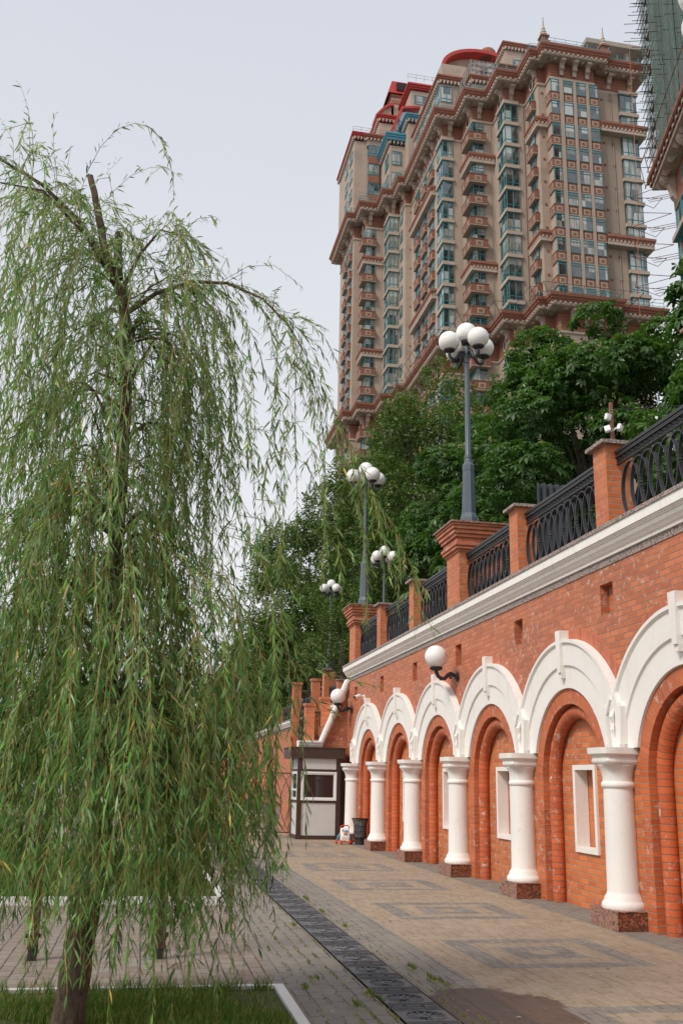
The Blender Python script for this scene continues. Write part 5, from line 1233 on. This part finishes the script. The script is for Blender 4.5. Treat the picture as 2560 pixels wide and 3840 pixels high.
def wtype(faces, h, back=None, **kw):
    f, g_ = MB(), MB()
    for (p0, p1, nv, nx, ny) in faces: glazing(f, g_, p0, p1, -h, 0, nv, 0, nx, ny, **kw)
    return f, g_
def balcony_type(x0, x1, y0, y1, h, front=True, side=True, z=0, rep=1, repy=1):
    """box with framed square ornaments on its visible faces; origin at top"""
    b = MB(); b.box(x0, y0, z-h+.12, x1, y1, z-.08, 0); b.box(x0-.05, y0-.05, z-.10, x1+.03, y1+.02, z, 0); b.box(x0-.03, y0-.03, z-h, x1, y1, z-h+.14, 1)
    zc, r1 = z-h/2+.0, h*.30
    if front:
        xc = (x0+x1)/2; a = min(h*.36, (x1-x0)*.32); 
        for s0, s1, yy, mi in ((1, .0, y0-.03, 1), (.5, 0, y0-.05, 0)): b.box(xc-a*s0, yy, zc-r1*s0, xc+a*s0, y0+.02, zc+r1*s0, mi)
    if side:
        yc = (y0+y1)/2; a = (y1-y0)*.32
        for s0, xx, mi in ((1, x0-.03, 1), (.62, x0-.05, 0)): b.box(xx, yc-a*s0, zc-r1*s0, x0+.02, yc+a*s0, zc+r1*s0, mi)
    return b
Y = 102.03
WT = {}   # name: (frame, glass), local origin = (x, y) world, z = window head
HW = 1.95
WT['corner'] = wtype([((46.15, Y), (47.2, Y), 1, 0, -1), ((46.15, Y), (46.15, Y+1.2), 2, -1, 0)], HW, tr=.22, top=True, w=.09)
for i, (a, c) in enumerate(((47.85, 49.2), (49.62, 51.0), (51.42, 52.68))): WT['pier%d' % i] = wtype([((a, Y+.03), (c, Y+.03), 1, 0, -1)], HW, tr=.22, top=True, w=.09)
WT['stack0'] = wtype([((56.3, 103.0), (58.6, 103.0), 3, 0, -1), ((58.6, 103.0), (58.6, 105.5), 2, 1, 0)], 2.8, tr=.22, w=.10)
WT['sideB'] = wtype([((44.85, 104.9), (44.85, 106.4), 2, -1, 0)], HW, tr=.25)
WT['stackC'] = wtype([((42.0, 108.1), (43.8, 108.1), 2, 0, -1), ((42.0, 108.1), (42.0, 110.8), 3, -1, 0)], 2.8, tr=.22, w=.10)
WT['winD'] = wtype([((38.97, 112.72), (40.55, 112.72), 2, 0, -1), ((38.97, 112.72), (38.97, 115.3), 3, -1, 0)], HW, tr=.68)
WT['stackE'] = wtype([((36.1, 117.5), (37.6, 117.5), 2, 0, -1), ((36.1, 117.5), (36.1, 120.2), 3, -1, 0)], 2.8, tr=.22, w=.10)
for i, yy in enumerate((122.2, 126.0, 129.8)): WT['sideE%d' % i] = wtype([((36.12, yy), (36.12, yy+2.3), 3, -1, 0)], HW, tr=.5)
WT['slotF'] = wtype([((35.12, 136.6), (35.12, 138.0), 1, -1, 0)], 1.9, tr=.3)
WT['stackG'] = wtype([((33.5, 138.6), (34.9, 138.6), 2, 0, -1), ((33.5, 138.6), (33.5, 141.8), 3, -1, 0)], 2.8, tr=.22, w=.10)
WT['winG'] = wtype([((30.6, 142.9), (32.1, 142.9), 2, 0, -1), ((30.6, 142.9), (30.6, 145.4), 2, -1, 0)], HW, tr=.6)
for i, yy in enumerate((148.4, 152.3)): WT['sideH%d' % i] = wtype([((29.2, yy), (29.2, yy+2.2), 2, -1, 0)], HW, tr=.5)
place = []
for nme, js in (('corner', range(-2, 8)), ('pier0', range(-2, 8)), ('pier1', range(-2, 8)), ('pier2', range(-2, 8)), ('stack0', range(-2, 8)), ('sideB', range(-2, 8)), ('stackC', range(-2, 8)), ('winD', range(-2, 8)), ('stackE', range(-2, 8)),
                ('sideE0', range(-2, 8)), ('sideE1', range(-2, 8)), ('sideE2', range(-2, 8)), ('slotF', range(-2, 8)), ('stackG', range(-2, 8)), ('winG', range(-2, 8)), ('sideH0', range(-2, 8)), ('sideH1', range(-2, 8))):
    js = list(js)+([] if nme[:4] in ('pier', 'corn') or nme == 'stack0' else [-5, -6, -7, -4])
    for j in js: place.append((nme, j))
meshes = {k: (f.mesh('window', [M['teal']]), g_.mesh('pane', [M['tglass']], fix=False)) for k, (f, g_) in WT.items()}
rf, rg = MB(), MB(); cnt = 0
order = {k: i for i, k in enumerate(['corner', 'pier0', 'pier1', 'pier2', 'stack0', 'stackC', 'winD', 'stackE', 'stackG', 'winG', 'sideB', 'sideE0', 'sideE1', 'sideE2', 'slotF', 'sideH0', 'sideH1'])}
place.sort(key=lambda p: (p[1] < -2, order[p[0]], -p[1]))
for nme, j in place:
    z = TJ(j)+(.0 if nme[:5] != 'stack' else 0)
    if j < -3: z -= .6
    if nme[:5] == 'stack' and j == 7: z = TJ(7)
    if cnt < 99:
        o = link(bpy.data.objects.new('window', meshes[nme][0]), tw, (0, 0, z)); o.location = Vector((0, 0, z))-WL[tw.name]
        WL[o.name] = Vector((0, 0, z)); link(bpy.data.objects.new('pane', meshes[nme][1]), o, (0, 0, z)); cnt += 1
    else: rf.app(WT[nme][0], 0, 0, z); rg.app(WT[nme][1], 0, 0, z)
o = part('other_windows', rf, 'teal', tw); o['kind'] = 'stuff'; part('panes', rg, 'tglass', o)
# balconies and spandrels
BT = {'A0': balcony_type(45.95, 47.25, 102.0, 103.5, 1.36), 'B': balcony_type(44.4, 44.9, 104.4, 106.8, 1.36, False, True), 'D': balcony_type(38.25, 40.75, 112.1, 115.6, 1.36),
      'G': balcony_type(29.85, 32.25, 142.5, 145.2, 1.36)}
for i, (a, c) in enumerate(((47.85, 49.2), (49.65, 51.0), (51.4, 52.85))): BT['A%d' % (i+1)] = balcony_type(a, c, 102.12, 102.4, 1.36, True, False)
for i, yy in enumerate((121.5, 125.3, 129.1)): BT['E%d' % i] = balcony_type(35.8, 36.2, yy+.35, yy+3.0, 1.36, False, True)
for i, yy in enumerate((147.8, 151.8)): BT['H%d' % i] = balcony_type(28.85, 29.3, yy+.3, yy+3.0, 1.36, False, True)
bm_ = {k: v.mesh('balcony', [M['brown'], M['orn']]) for k, v in BT.items()}
bl = []
for k in BT:
    for j in list(range(-2, 8))+([] if k[0] == 'A' else [-4, -5, -6, -7]):
        if k in ('B', 'D', 'G') and j in (0, 5): continue
        if k[0] == 'E' and j in (0, 5): continue
        bl.append((k, j))
oo = ['A0', 'A1', 'A2', 'A3', 'D', 'G', 'B', 'E0', 'E1', 'E2', 'H0', 'H1']
bl.sort(key=lambda p: (p[1] < -2, oo.index(p[0]), -p[1])); rb = MB(); cnt = 0
for k, j in bl:
    z = TJ(j+1)-HW-(.6 if j < -3 else 0)-.0
    if j == 7: continue
    if cnt < 99: o = link(bpy.data.objects.new('balcony', bm_[k]), tw, (0, 0, z)); cnt += 1
    else: rb.app(BT[k], 0, 0, z)
o = part('other_balconies', rb, ['brown', 'orn'], tw); o['kind'] = 'stuff'
# window ledges of the glazed bays
LG = {'L0': MB().box(56.1, 102.8, 0, 58.85, 105.6, .50), 'L1': MB().box(41.8, 107.9, 0, 43.95, 111.0, .50), 'L2': MB().box(35.9, 117.3, 0, 37.75, 120.4, .50), 'L3': MB().box(33.3, 138.4, 0, 35.05, 142.0, .50)}
lm = {k: v.mesh('window_ledge', [M['stone']]) for k, v in LG.items()}
for k in LG:
    for j in list(range(-2, 8)): link(bpy.data.objects.new('window_ledge', lm[k]), tw, (0, 0, TJ(j)+.005))
# white piers between the windows of the right bay, drain pipes
b = MB()
for a, c in ((47.28, 47.80), (49.22, 49.60), (51.02, 51.40)): b.box(a, 101.98, 59, c, 102.6, 91)
part('window_pier', b, 'tan', tw)
# intermediate cornices
def midc(x0, x1, y0, y1, z):
    b = MB()
    for d, za, zb, mi in ((0, z-.35, z, 0), (.1, z-.62, z-.35, 0), (.2, z-.95, z-.62, 0), (.18, z-1.4, z-.95, 1)): b.box(x0+d, y0+d, za+.001, x1, y1, zb, mi)
    n = int((x1-x0-.2)/.5)
    for i in range(n): s = x0+.2+(i+.3)*(x1-x0-.2)/n; b.box(s, y0+.12, z-.97, s+.26, y0+.25, z-.66, 1)
    n = int((y1-y0)/.5)
    for i in range(n): s = y0+.2+(i+.3)*(y1-y0-.2)/n; b.box(x0+.12, s, z-.97, x0+.25, s+.26, z-.66, 1)
    part('intermediate_cornice', b, ['redcorn', 'stone'], tw)
for z in (TJ(1)-HW+.03, TJ(6)-HW+.03):
    midc(44.25, 46.0, 103.0, 107.3, z); midc(38.25, 42.0, 112.1, 116.7, z); midc(35.3, 36.2, 121.0, 133.4, z); midc(29.85, 33.5, 142.5, 146.6, z)
    b = MB(); x0, x1, y0 = 53.0, 59.6, 102.0
    for d, za, zb, mi in ((0, z-.35, z, 0), (.1, z-.62, z-.35, 0), (.2, z-.95, z-.62, 0), (.18, z-1.4, z-.95, 1)): b.box(x0, y0+d, za+.001, x1-d, 108, zb, mi)
    for i in range(12): b.box(53.1+i*.53, y0+.12, z-.97, 53.37+i*.53, y0+.25, z-.66, 1)
    part('intermediate_cornice', b, ['redcorn', 'stone'], tw)
# darker recessed wall of the right side and small putlog squares
b = MB(); b.box(52.9, 103.17, 59, 56.1, 103.3, 91); part('recessed_wall', b, 'tan_dk', tw)
b = MB()
for j in range(-2, 8):
    for x, y in ((44.6, 108.25), (38.6, 117.7), (35.9, 134.9), (41.3, 112.85), (45.4, 103.65), (33.0, 143.2), (53.6, 103.13), (54.9, 103.13)):
        b.box(x, y-.02, TJ(j)-1.3+.002, x+.3, y+.2, TJ(j)-1.0)
part('brick_squares', b, 'brown', tw)
b = MB()
for (x, y) in ((41.0, 112.75), (44.0, 108.1), (38.95, 117.6), (34.2, 138.8), (54.4, 103.05), (33.2, 143.1)): b.tube([(x+.6, y, 59), (x+.6, y, 91)], .05, 5)
part('downpipe', b, 'conc', tw)
# roof railings and the protective tube canopy at the lower cornice
def railline(mb, P, z, h=.9, step=1.5, r=.035):
    for i in range(len(P)-1):
        a, c = Vector((*P[i], z)), Vector((*P[i+1], z)); L_ = (c-a).length; up = Vector((0, 0, h)); mb.tube([a+up, c+up], r, 4); mb.tube([a+up*.5, c+up*.5], r, 4)
        for k in range(int(L_/step)+1): q = a.lerp(c, min(1, k*step/L_)); mb.tube([q, q+up], r, 4)
b = MB(); railline(b, offset_poly(CORN, .3)[0:20], 95.05); railline(b, offset_poly(CORN, .5)[0:20], 59.05)
part('roof_railing', b, 'teal', tw)
b = MB(); P_in, P_out = offset_poly(CORN, -.05), offset_poly(CORN, -1.5)
for i in range(0, 14):
    (a, c), (e_, f_) = (Vector((*P_in[i], 57.9)), Vector((*P_in[i+1], 57.9))), (Vector((*P_out[i], 59.3)), Vector((*P_out[i+1], 59.3)))
    L_ = (c-a).length; b.tube([e_, f_], .035, 4); b.tube([a, c], .035, 4); b.tube([a.lerp(e_, .5), c.lerp(f_, .5)], .03, 4)
    k = max(1, int(L_/1.8))
    for j in range(k+1): b.tube([a.lerp(c, j/k), e_.lerp(f_, j/k)], .035, 4)
part('canopy_frame', b, 'rust', tw)
# spires
for x in (45.0, 53.4):
    b = MB(); y = 101.2; b.box(x-.65, y-.65, 95, x+.65, y+.65, 95.5); b.box(x-.45, y-.45, 95.5, x+.45, y+.45, 96.2); b.box(x-.6, y-.6, 96.2, x+.6, y+.6, 96.4); p_ = part('spire_base', b, 'redcorn', tw)
    b = MB(); b.lathe(x, y, [(.42, 96.4), (.55, 96.6), (.5, 96.8), (.32, 96.95), (.42, 97.1), (.3, 97.3), (.2, 97.5), (.27, 97.65), (.16, 97.8), (.04, 99.3), (.09, 99.4), (.03, 99.5)], 12); part('spire', b, 'stone', tw, True)
# structures on the roof
def block(x0, x1, y0, y1, z0, z1, ztop, mats=('tan', 'redcorn', 'stone'), name='penthouse', over=.55, hc=.9):
    b = MB(); b.box(x0, y0, z0, x1, y1, z1, 0); o = part(name, b, mats[0], tw); z = ztop
    b = MB()
    for d, za, zb in ((0, z-.28*hc, z), (.15, z-.6*hc, z-.28*hc), (.3, z-1.0*hc, z-.6*hc)): b.box(x0-over+d, y0-over+d, za+.001, x1+over-d, y1+over-d, zb, 0)
    k = int((x1-x0)/.55)
    for i in range(k+1): s = x0+i*(x1-x0)/max(k, 1); b.box(s-.13, y0-.42, z-1.5*hc, s+.13, y0+.02, z-1.0*hc, 1)
    k = int((y1-y0)/.55)
    for i in range(k+1): s = y0+i*(y1-y0)/max(k, 1); b.box(x0-.42, s-.13, z-1.5*hc, x0+.02, s+.13, z-1.0*hc, 1)
    part('cornice', b, [mats[1], mats[2]], o); return o
def winbox(par, faces, z1, h, **kw):
    f, g_ = wtype(faces, h, **kw); ff = MB().app(f, 0, 0, z1); gg = MB().app(g_, 0, 0, z1); o = part('window', ff, 'teal', par); part('pane', gg, 'tglass', o)
U1 = block(36.2, 43.5, 118.9, 133.0, 94, 101.6, 102.9); winbox(U1, [((36.3, 118.85), (38.05, 118.85), 2, 0, -1)], 101.2, 2.7, tr=.22, w=.1); winbox(U1, [((36.15, 119.0), (36.15, 121.5), 3, -1, 0)], 101.2, 2.7, tr=.22, w=.1)
for yy in (123.2, 126.4, 129.6): winbox(U1, [((36.15, yy), (36.15, yy+2.2), 2, -1, 0)], 101.2, 2.7, tr=.22, w=.1)
U2 = block(39.2, 42.6, 113.2, 118.8, 94, 97.6, 98.9, hc=.8)
b = MB()                                                                 # glazed roof garden cage
x0, x1, y0, y1, z0, z1 = 39.0, 42.8, 112.9, 118, 98.9, 101.4
for i in range(7):
    x = x0+(x1-x0)*i/6; b.tube([(x, y0, z0), (x, y0, z1)], .06, 4); b.tube([(x, y0, z1), (x, y0+2.2, z1+.5)], .06, 4)
for i in range(7): y = y0+(y1-y0)*i/6; b.tube([(x0, y, z0-1.5), (x0, y, z1)], .07, 4)
for z in (z0, z0+.85, z0+1.7, z1): b.tube([(x0, y0, z), (x1, y0, z)], .06, 4); b.tube([(x0, y0, z), (x0, y1, z)], .06, 4)
b.tube([(x0, y0, z0), (x1, y0, z1)], .06, 4); b.tube([(x1, y0, z0), (x0, y0, z1)], .06, 4); b.tube([(x0, y0+2.2, z1+.5), (x1, y0+2.2, z1+.5)], .06, 4)
cg = part('glass_cage', b, 'conc', tw); b = MB(); b.box(x0+.1, y0+.1, z0, x1-.1, y1, z1-.05); part('pane', b, 'tglass', cg)
U3 = block(43.9, 47.5, 113.6, 118.8, 94, 100.6, 101.8, hc=.8)
# red arched roof
b = MB(); n = 24; cx_, rx_ = 44.5, 6.7; out_, inn = [], []
for i in range(n+1):
    a = math.pi*(1-i/n*.62); out_.append((cx_+rx_*math.cos(a), 108.4+4.3*math.sin(a)**.9 if math.sin(a) > 0 else 108.4)); inn.append((cx_+(rx_-.45)*math.cos(a), 108.15+3.98*max(0, math.sin(a))**.9))
for i in range(n):
    q = [out_[i], out_[i+1], inn[i+1], inn[i]]
    b.prismY(q, 123.2, 126.5)
rf_ = part('red_arched_roof', b, 'redroof', tw)
b = MB(); b.prismY([(x, z) for x, z in inn]+[(inn[-1][0], 106), (inn[0][0], 106)], 124.9, 126.4); part('gable_wall', b, 'tan', rf_)
b = MB(); b.box(37.4, 122, 94, 49, 130, 107.9); part('core_wall', b, 'tan', tw)
b = MB(); b.lathe(45.8, 124.6, [(1.3, 112.0), (1.3, 113.4), (1.1, 113.7)], 16); part('roof_drum', b, 'redcorn', tw)
U4 = block(48.9, 54, 125, 130, 94, 115.0, 116.3, hc=.9); winbox(U4, [((50.2, 124.95), (51.8, 124.95), 1, 0, -1)], 113.4, 1.4)
# raw concrete slab on columns at the right
b = MB(); b.box(52.4, 103.9, 99.4, 61.5, 110, 100.1); b.box(54, 107, 94, 54.6, 107.6, 99.4); b.box(58.4, 104.6, 94, 59.0, 105.2, 99.4); b.box(60.4, 108, 94, 61, 108.6, 99.4); part('concrete_canopy', b, 'conc', tw)
# left wing with red and blue roofs
V1 = block(28.9, 37.0, 146.2, 160, 94, 110.0, 111.6, ('tan', 'redroof', 'stone'))
for z in (109.0, 105.2, 101.4, 97.6): winbox(V1, [((31.3, 145.4), (33.2, 145.4), 2, 0, -1), ((31.3, 145.4), (31.3, 146.2), 1, -1, 0)], z, 2.2, tr=.25, w=.1)
for z in (106.8-1.5, 103.0-1.5, 99.2-1.5): b = MB(); b.box(31.3, 145.35, z, 33.2, 146.2, z+1.45); part('ribbed_spandrel', b, 'redbrick', V1)
for z in (109.0, 105.2, 101.4, 97.6):
    winbox(V1, [((28.85, 147.6), (28.85, 150), 2, -1, 0)], z, 2.2); winbox(V1, [((28.85, 151.6), (28.85, 154), 2, -1, 0)], z, 2.2)
V1b = block(31.0, 33.6, 145.5, 146.3, 108.9, 110.2, 111.0, hc=.75, name='bay_cornice')
V2 = block(33.6, 38, 147.5, 158, 110, 115.4, 117.0, ('tan', 'redroof', 'stone'))
b = MB(); pl = [(33.4+i*.33, 117.9+2.9*math.sin(math.pi/2*i/10)) for i in range(11)]; b.prismY(pl+[(36.8, 117.5), (33.4, 117.5)], 149.6, 152); part('tan_gable', b, 'tan', tw)
b = MB(); b.prismY([(x-.1, z+.5) for x, z in pl]+[(x, z) for x, z in reversed(pl)], 149.2, 152.4); part('red_curved_roof', b, 'redroof', tw)
b = MB(); b.box(36.3, 149.6, 110, 40.1, 154, 123.2); ch = part('lift_tower', b, 'tan', tw)
b = MB(); b.box(36.2, 149.5, 121.5, 40.2, 154.1, 122.2); b.box(36.1, 149.4, 122.9, 40.4, 154.3, 123.4); part('brick_band', b, 'redcorn', ch)
b = MB(); b.add([(35.6, 149.0, 123.4), (40.8, 149.0, 123.4), (40.8, 154.6, 123.4), (35.6, 154.6, 123.4), (36.3, 149.4, 126.2), (40.3, 149.4, 126.2), (40.3, 154, 126.2), (36.3, 154, 126.2)], [(0, 1, 5, 4), (1, 2, 6, 5), (2, 3, 7, 6), (3, 0, 4, 7), (4, 5, 6, 7)]); part('red_cap', b, 'redroof', ch)
b = MB(); b.box(37.1, 148.85, 124.0, 39.8, 149.3, 125.6); part('vent_opening', b, 'dark', ch)
W1 = block(33.6, 36.2, 139.3, 146, 94, 105.0, 107.0, ('tan', 'blueroof', 'stone'), over=.9, hc=1.2)
winbox(W1, [((33.9, 139.2), (35.6, 139.2), 2, 0, -1)], 103.9, 2.6, tr=.22, w=.1); winbox(W1, [((33.9, 139.2), (35.6, 139.2), 2, 0, -1)], 99.8, 2.6, tr=.22, w=.1)
winbox(W1, [((33.52, 139.9), (33.52, 142.4), 3, -1, 0)], 103.9, 2.6, tr=.22, w=.1); winbox(W1, [((33.52, 139.9), (33.52, 142.4), 3, -1, 0)], 99.8, 2.6, tr=.22, w=.1)
W2 = block(36.2, 41, 137.0, 146, 94, 108.0, 109.6, ('tan', 'blueroof', 'stone'), over=.7)
winbox(W2, [((36.15, 139.5), (36.15, 141.0), 1, -1, 0)], 104.5, 2.2); winbox(W2, [((36.15, 139.5), (36.15, 141.0), 1, -1, 0)], 100.0, 2.2)
b = MB(); b.prismY([(33.4, 107.2), (35.7, 113.3), (39.0, 113.9), (39.0, 113.5), (36.0, 112.9), (33.9, 107.2)], 139.6, 141.2); part('red_dormer_roof', b, 'redroof', tw)
b = MB(); b.box(35.4, 140.2, 107, 40, 143, 112.6); dr = part('dormer', b, 'sandwich', tw); winbox(dr, [((34.6, 140.1), (36.0, 140.1), 2, 0, -1)], 110.6, 2.6)
b = MB(); b.box(38.2, 143, 112, 46, 150, 119.5); bb = part('upper_block', b, 'tan', tw)
b = MB()
for z, o_ in ((119.7, .3), (120.0, .5), (120.35, .7)): b.box(38.2-o_, 143-o_, z, 46+o_, 150, z+.33)
part('red_eaves', b, 'redroof', bb); winbox(bb, [((38.8, 142.95), (42, 142.95), 2, 0, -1)], 118.6, 1.8)
b = MB(); railline(b, [(37.4, 142.2), (46, 142.2)], 121, 1.2); railline(b, [(28.5, 145.8), (36, 145.8)], 111.6, 1.0); part('roof_railing', b, 'conc', tw)
# rope down the right bay
b = MB(); b.tube([(57.2, 101.2, 98), (56.9, 101.0, 80), (55.6, 100.2, 57)], .03, 4); solo('hanging_rope', b, 'cable', (57, 101, 57), 'thin orange rope hanging down the right side of the tower', 'rope')

# ------------------------------------------------------------------ second tower under scaffolding at the right edge
TX, TY = 44.4, 77.0; U = Vector((-3.2, -11.4, 0)).normalized(); Vv = Vector((-U.y, U.x, 0)) * -1
if Vv.x < 0: Vv = -Vv
t2 = thing('scaffolded_tower', (TX, TY, 10), 'second apartment tower at the right edge wrapped in green netting and scaffolding', 'building')
def P2(u, v, z): q = Vector((TX, TY, 0))+U*u+Vv*v; return (q.x, q.y, z)
def box2(b, u0, u1, v0, v1, z0, z1, mi=0):
    c = [(u0, v0), (u1, v0), (u1, v1), (u0, v1)]; b.add([P2(u, v, z0) for u, v in c]+[P2(u, v, z1) for u, v in c], [(0, 3, 2, 1), (4, 5, 6, 7), (0, 1, 5, 4), (1, 2, 6, 5), (2, 3, 7, 6), (3, 0, 4, 7)], mi); return b
b = MB(); box2(b, 2.0, 34, 2.0, 20, 8, 57.6); part('wall', b, 'tan', t2)
b = MB(); box2(b, 2.6, 34, 3.4, 20, 60, 110); part('upper_wall', b, 'redbrick', t2)
b = MB(); box2(b, 1.9, 34, 1.9, 20, 54.2, 57.5); part('brick_frieze', b, 'redbrick', t2)
b = MB(); box2(b, 0, 34, 0, 20, 58.3, 59.0, 0); box2(b, .2, 34, .2, 20, 57.9, 58.3, 0); box2(b, .35, 34, .35, 20, 57.5, 57.9, 1)
for i in range(24): box2(b, .5+i*1.1, .9+i*1.1, .12, .3, 57.9, 58.25, 1)
co = part('cornice', b, ['redcorn', 'stone'], t2)
b = MB()
for i in range(10):
    for v in (1.0,):
        u = 1.3+i*2.1; q = .55 if i == 0 else .42; c = P2(u, v, 57.5)
        b.add([P2(u-q, v-q, 57.49), P2(u+q, v-q, 57.49), P2(u+q, v+q, 57.49), P2(u-q, v+q, 57.49), P2(u, v, 57.49-q)], [(0, 1, 4), (1, 2, 4), (2, 3, 4), (3, 0, 4)])
part('soffit_pyramids', b, 'stone', co)
for u in (2.6, 9.0, 15.5):
    b = MB(); pr = [(0, 57.5), (1.3, 57.5), (1.35, 57.1), (1.0, 56.7), (.7, 56.5), (.5, 56.0), (.4, 55.3), (0, 54.8)]
    b.add([P2(u-.35, 1.9-o, z) for o, z in pr]+[P2(u+.35, 1.9-o, z) for o, z in pr], [tuple(range(8)), tuple(range(15, 7, -1))]+[(i, i+1, 9+i, 8+i) for i in range(7)]); b.tube([P2(u-.42, .95, 57.15), P2(u+.42, .95, 57.15)], .32, 12); part('console', b, 'stone', t2)
for u in (5.8, 12.0, 18.5):
    b = MB(); NR = 24
    for j in range(NR):
        a0, a1 = 2*math.pi*j/NR, 2*math.pi*(j+1)/NR
        for ro, ri, mi in ((1.05, .8, 0), (.8, .7, 1)): b.add([P2(u+ro*math.cos(a0), 1.82, 55.9+ro*math.sin(a0)), P2(u+ro*math.cos(a1), 1.82, 55.9+ro*math.sin(a1)), P2(u+ri*math.cos(a1), 1.82, 55.9+ri*math.sin(a1)), P2(u+ri*math.cos(a0), 1.82, 55.9+ri*math.sin(a0))], [(0, 1, 2, 3)], mi)
    b.add([P2(u+.7*math.cos(2*math.pi*j/NR), 1.86, 55.9+.7*math.sin(2*math.pi*j/NR)) for j in range(NR)], [tuple(range(NR))], 2); part('round_window', b, ['redcorn', 'teal', 'tglass'], t2)
for k in range(9):
    z1 = 53.6-k*3.33
    for u0, u1 in ((3.2, 12.5), (15, 24)):
        b = MB(); n = 5
        for i in range(n+1): s = u0+(u1-u0)*i/n; box2(b, s-.06, s+.06, 1.6, 1.75, z1-2.8, z1)
        for z in (z1-2.8, z1-2.1, z1-.1): box2(b, u0, u1, 1.6, 1.75, z, z+.1)
        o = part('window', b, 'teal', t2); b = MB(); box2(b, u0, u1, 1.72, 2.1, z1-2.8, z1); part('pane', b, 'tglass', o)
        b = MB(); box2(b, u0-.3, u1+.3, 1.2, 2.1, z1-3.33, z1-2.85, 0); part('window_ledge', b, 'stone', t2)
        b = MB(); box2(b, u0-.25, u1+.25, 1.3, 2.1, z1-3.36, z1-3.332, 0); part('soffit', b, 'teal', t2)
# scaffold
sc = thing('scaffolding', P2(0, 0, 59), 'tube scaffolding with green safety nets above the cornice at the right edge', 'scaffolding')
rd = random.Random(3); b = MB(); pk = MB()
us = [1.0+1.9*i for i in range(13)]; H0_, H1_ = 58.8, 108
for u in us:
    for v in (.5, 2.1): b.tube([P2(u, v, H0_), P2(u, v, H1_)], .045, 4)
for v in (3.8, 5.5, 7.2, 8.9, 10.6):
    for u in (.6, 2.2): b.tube([P2(u, v, H0_), P2(u, v, H1_)], .045, 4)
k = 0; z = H0_+1
while z < H1_:
    b.tube([P2(-.9-rd.random()*.8, .5, z), P2(24, .5, z)], .04, 4); b.tube([P2(.8, -.6-rd.random(), z), P2(.8, 11, z)], .04, 4); b.tube([P2(2.3, -.2-rd.random(), z+.1), P2(2.3, 11, z+.1)], .04, 4)
    for u in us:
        if rd.random() < .4: b.tube([P2(u, -.2-rd.random()*.9, z+.15), P2(u, 2.6, z+.15)], .035, 4)
    for i in range(len(us)-1):
        if rd.random() < .5: b.tube([P2(us[i], .45, z), P2(us[i+1], .45, z+2)], .035, 4)
    if k % 2 == 0:
        for i in range(5): pk.v and None; box2(pk, .8, 22, .65+i*.29, .90+i*.29, z+.05, z+.11)
        for i in range(5): box2(pk, .8+i*.28, 1.05+i*.28, 2.2, 10.5, z+.05, z+.11)
    z += 1.05; k += 1
part('tubes', b, 'scaf', sc); part('planks', pk, 'wood', sc)
def net(u0, v0, u1, v1, z0, z1, nu=6, nz=26, bulge=.35):
    b = MB(); vs = []
    for j in range(nz+1):
        for i in range(nu+1):
            s = i/nu; w_ = bulge*(math.sin(s*math.pi)*(.4+.6*rd.random())); u = u0+(u1-u0)*s; v = v0+(v1-v0)*s
            if u0 != u1: v -= w_
            else: u -= w_
            vs.append(P2(u, v, z0+(z1-z0)*j/nz))
    b.add(vs, [(j*(nu+1)+i, j*(nu+1)+i+1, (j+1)*(nu+1)+i+1, (j+1)*(nu+1)+i) for j in range(nz) for i in range(nu)]); return b
for (u0, u1) in ((3.4, 7.2), (7.4, 11.6), (11.8, 18), (18.2, 24)):
    part('safety_net', net(u0, .35, u1, .35, 59.2, 107), 'net', sc, True)
part('safety_net', net(.45, .3, .45, 5.2, 60.5, 107), 'net', sc, True); part('safety_net', net(.45, 5.3, .45, 10.6, 59.5, 107), 'net', sc, True)
# wire-framed catch screens fixed under the cornice
b = MB()
for z in (56.8, 53.6, 50.4, 47.2):
    a0, a1 = P2(2, .8, z-1.2), P2(4.8, .8, z-1.4); o0, o1, o2 = P2(.3, -1.8, z), P2(3.2, -2.2, z-.2), P2(-1.6, .9, z)
    for p, q in ((a0, o0), (a1, o1), (o0, o1), (a0, o2), (o0, o2), (a1, o0)): b.tube([p, q], .035, 4)
    for s in (0, .5, 1): b.tube([P2(1.9+s, 2.0, z-.6-s), P2(1.0+s, -.4, z-.6-s)], .03, 4)
for i in range(12): b.tube([P2(-.1+i*1.8, -.1, 58.1), P2(-.1+i*1.8, -.5, 60.6)], .05, 4)
b.tube([P2(-.2, -.5, 60.6), P2(20, -.5, 60.6)], .04, 4); b.tube([P2(-.2, -.15, 58.1), P2(20, -.15, 58.1)], .05, 4)
part('catch_screen', b, 'rust', sc)
